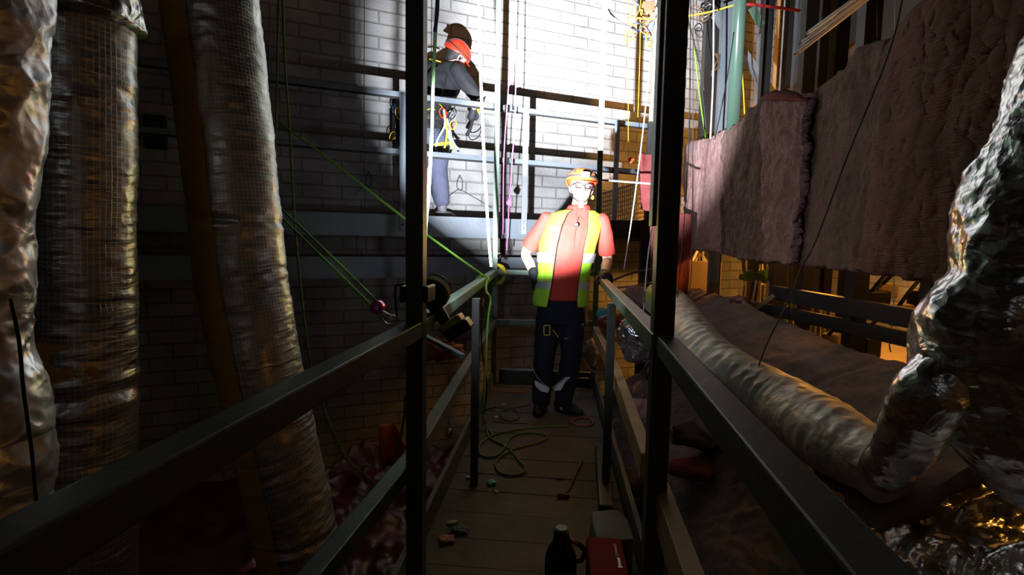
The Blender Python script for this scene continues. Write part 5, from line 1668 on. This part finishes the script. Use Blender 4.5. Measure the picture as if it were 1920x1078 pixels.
for (x, y, s, m_, lab, nm) in ((944, 758, .022, mat('mint_scrap', (.20, .50, .25), .6), 'mint green scrap near the far left corner of the deck', 'scrap'),
                           (923, 904, .030, mat('green_scrap', (.05, .40, .20), .5), 'green crumpled scrap in the middle left of the deck', 'scrap'),
                           (931, 921, .014, M['white'], 'white sliver beside the green scrap', 'scrap'),
                           (922, 886, .012, M['timber'], 'tiny pale chip above the green scrap', 'chip'),
                           (847, 979, .022, M['timber'], 'small pale crumb at the left toe board', 'chip'),
                           (863, 992, .036, mat('grey_green_scrap', (.14, .18, .14), .7), 'grey green rag beside the pale crumb', 'rag'),
                           (834, 1010, .036, mat('salmon_scrap', (.45, .18, .12), .7), 'salmon pink scrap against the left toe board', 'scrap'),
                           (930, 782, .018, M['rope_yellow'], 'little yellow tag by the brown cord', 'tag'),
                           (1047, 895, .020, M['wool_grey'], 'grey offcut right of the green loops', 'scrap'),
                           (934, 988, .008, M['timber'], 'tiny crumb in the near part of the deck', 'chip'),
                           (877, 895, .016, M['white'], 'pale strip at the left edge of the deck', 'scrap')):
    c = D(x, y, s * .35)
    bm = NB(); ball(bm, c, s, s * .8, s * .35, seg=14)
    for v in bm.verts: v.co += (v.co - c) * .8 * noise.noise(v.co * 60)
    for v in bm.verts: v.co.z = max(v.co.z, .001)
    obj(nm, bm, m_, smooth=False, label=lab, cat='debris')
bm = NB(); bar(bm, D(1092, 862, .012), D(1062, 925, .012), .008, .012); bar(bm, D(1045, 928, .010), D(1068, 930, .010), .010, .02)
obj('thin_tool', bm, M['rope_brown'], label='thin T-handled tool lying on the right of the deck', cat='tool')

# black flask / bottle with handle in the foreground
bp_ = PZ(1048, 1180, 0)
Bt = thing('thermos_flask', 'black flask with side handle standing on the deck at the bottom edge', 'flask', (bp_.x, bp_.y, 0))
zs = PY(1048, 992, bp_.y).z
hh = zs
bm = NB()
prof = [(0, .050), (.01, .053), (hh * .70, .053), (hh * .78, .048), (hh * .86, .032), (hh * .90, .027), (hh - .004, .0255), (hh, .022)]
tube(bm, [(bp_.x, bp_.y, z) for z, r in prof], [r for z, r in prof], 32)
obj('flask_body', bm, M['lamp_black'], Bt, smooth=True)
bm = NB(); cyl(bm, (bp_.x, bp_.y, hh), (bp_.x, bp_.y, hh + .006), .019, 24); obj('cap_disc', bm, mat('grey_cap', (.22, .25, .24), .6), Bt)
bm = NB(); tube(bm, catmull([(bp_.x + .026, bp_.y, hh * .90), (bp_.x + .055, bp_.y, hh * .87), (bp_.x + .078, bp_.y, hh * .80), (bp_.x + .07, bp_.y, hh * .72), (bp_.x + .048, bp_.y, hh * .70)], 6), .009, 8); obj('handle', bm, M['lamp_black'], Bt, smooth=True)
bm = NB(); box(bm, (bp_.x + .042, bp_.y - .004, hh * .895), .024, .012, .008, rot=Matrix.Rotation(.5, 3, 'Y'), bev=.002); obj('orange_catch', bm, M['helmet_orange'], Bt)
bm = NB()
grid(bm, lambda u, v: Vector((bp_.x + math.cos(-PI / 2 - .7 + 1.4 * u) * .0545, bp_.y + math.sin(-PI / 2 - .7 + 1.4 * u) * .0545, hh * (.45 + .16 * v + .03 * math.sin(u * 5)))), 16, 6)
obj('sticker', bm, mat('grey_sticker', (.30, .28, .28), .6), Bt, smooth=True)

# red tool case with white lettering
c0 = PZ(1120, 1240, 0)
rc = thing('red_tool_case', 'red plastic tool case with small pale marks on the right edge of the deck', 'case', (.20, 1.55, 0))
pa = PY(1100, 1010, 1.62); pb = PY(1166, 1010, 1.62)
zc = pa.z
cx, wdt = (pa.x + pb.x) / 2, pb.x - pa.x
bm = NB(); box(bm, (cx, 1.47, zc / 2), wdt, .34, zc - .002, bev=.01); obj('case_body', bm, mat('red_case_plastic', (.17, .006, .006), .85, spec=.15, bump=(30, .2)), rc)
bm = NB(); box(bm, (cx, 1.47, zc * .62), wdt + .004, .344, .006, bev=.002); obj('lid_seam', bm, M['lamp_black'], rc)
mx_ = cx + wdt * .28
b2 = NB()
for y0, y1, w0 in ((1.545, 1.595, .007), (1.535, 1.541, .012), (1.596, 1.600, .011)): box(b2, (mx_, (y0 + y1) / 2, zc + .0005), w0, y1 - y0, .001)
obj('pale_mark', b2, mat('tan_print', (.30, .22, .12), .6), rc)
b2 = NB()
for y0, y1, w0 in ((1.485, 1.522, .007), (1.478, 1.484, .014), (1.523, 1.527, .010)): box(b2, (mx_ + .003, (y0 + y1) / 2, zc + .0005), w0, y1 - y0, .001)
obj('pale_mark', b2, M['zinc'], rc)
# grey rag / bag leaning behind the case, black case further back
def bag(u, v):
    q = Vector((.155 + .165 * u, 1.86 + .30 * v + .02 * math.sin(u * 6), .205 + .02 * math.sin(u * 5) * (1 - v) - .12 * v + .012 * noise.noise(Vector((u * 5, v * 5, 2)))))
    return q
bm = NB(); box(bm, (.245, 1.95, .10), .15, .22, .20, bev=.03)
bmesh.ops.subdivide_edges(bm, edges=bm.edges, cuts=4, use_grid_fill=True)
for v in bm.verts: v.co += Vector((1, 1, .6)) * .015 * noise.noise(v.co * 16)
for v in bm.verts: v.co.z = max(v.co.z, .002)
obj('grey_bag', bm, mat('grey_translucent_bag', (.10, .10, .09), .7), smooth=True, label='grey cloth bag behind the red case', cat='bag')
pc0 = PZ(1124, 915, 0)
bc = thing('black_case', 'long narrow black case on edge along the right toe board', 'case', (pc0.x, 2.7, 0))
bm = NB(); bar(bm, (.262, 2.30, .045), (.300, 3.05, .045), .06, .085, bev=.008); obj('case_body', bm, M['lamp_black'], bc)
bm = NB(); bar(bm, (.278, 2.98, .092), (.281, 3.03, .092), .02, .006); obj('latch', bm, M['chrome'], bc)
# yellow/grey rigging bits at the far left corner post
cz = fL + Vector((.035, -.03, .02))
bm = NB(); limb(bm, [cz + Vector((0, 0, .02)), cz + Vector((.03, 0, 0)), cz + Vector((.06, 0, -.045))], [.014, .022, .018], 12, 4); obj('rope_clamp', bm, M['rope_yellow'], smooth=True, label='yellow rope clamp at the far left corner post', cat='clamp')
carabiner(None, cz + Vector((.0, 0, .10)), .016, M['chrome'], rot=.2, label='small chrome carabiner above the yellow rope clamp', cat='carabiner')
bm = NB(); limb(bm, [cz + Vector((-.04, 0, -.15)), cz + Vector((.02, 0, -.13)), cz + Vector((.05, 0, -.09))], [.016, .022, .016], 12, 4); obj('rope_clamp', bm, M['lamp_green'], smooth=True, label='second, olive rope clamp lower on the far left corner post', cat='clamp')

# black panels added to darken the background high above the insulation
bm = NB(); box(bm, (3.3, 7.0, 4.7), .06, 2.3, 2.2); obj('darkening_panel', bm, M['black_steel'], label='far black panel added for darkness behind the ends of the pale tubes', cat='panel')
bm = NB(); box(bm, (3.3, 3.15, 3.75), .06, 5.3, 4.1); obj('darkening_panel', bm, M['black_steel'], label='black panel added for darkness high behind the hanging insulation at top right', cat='panel')
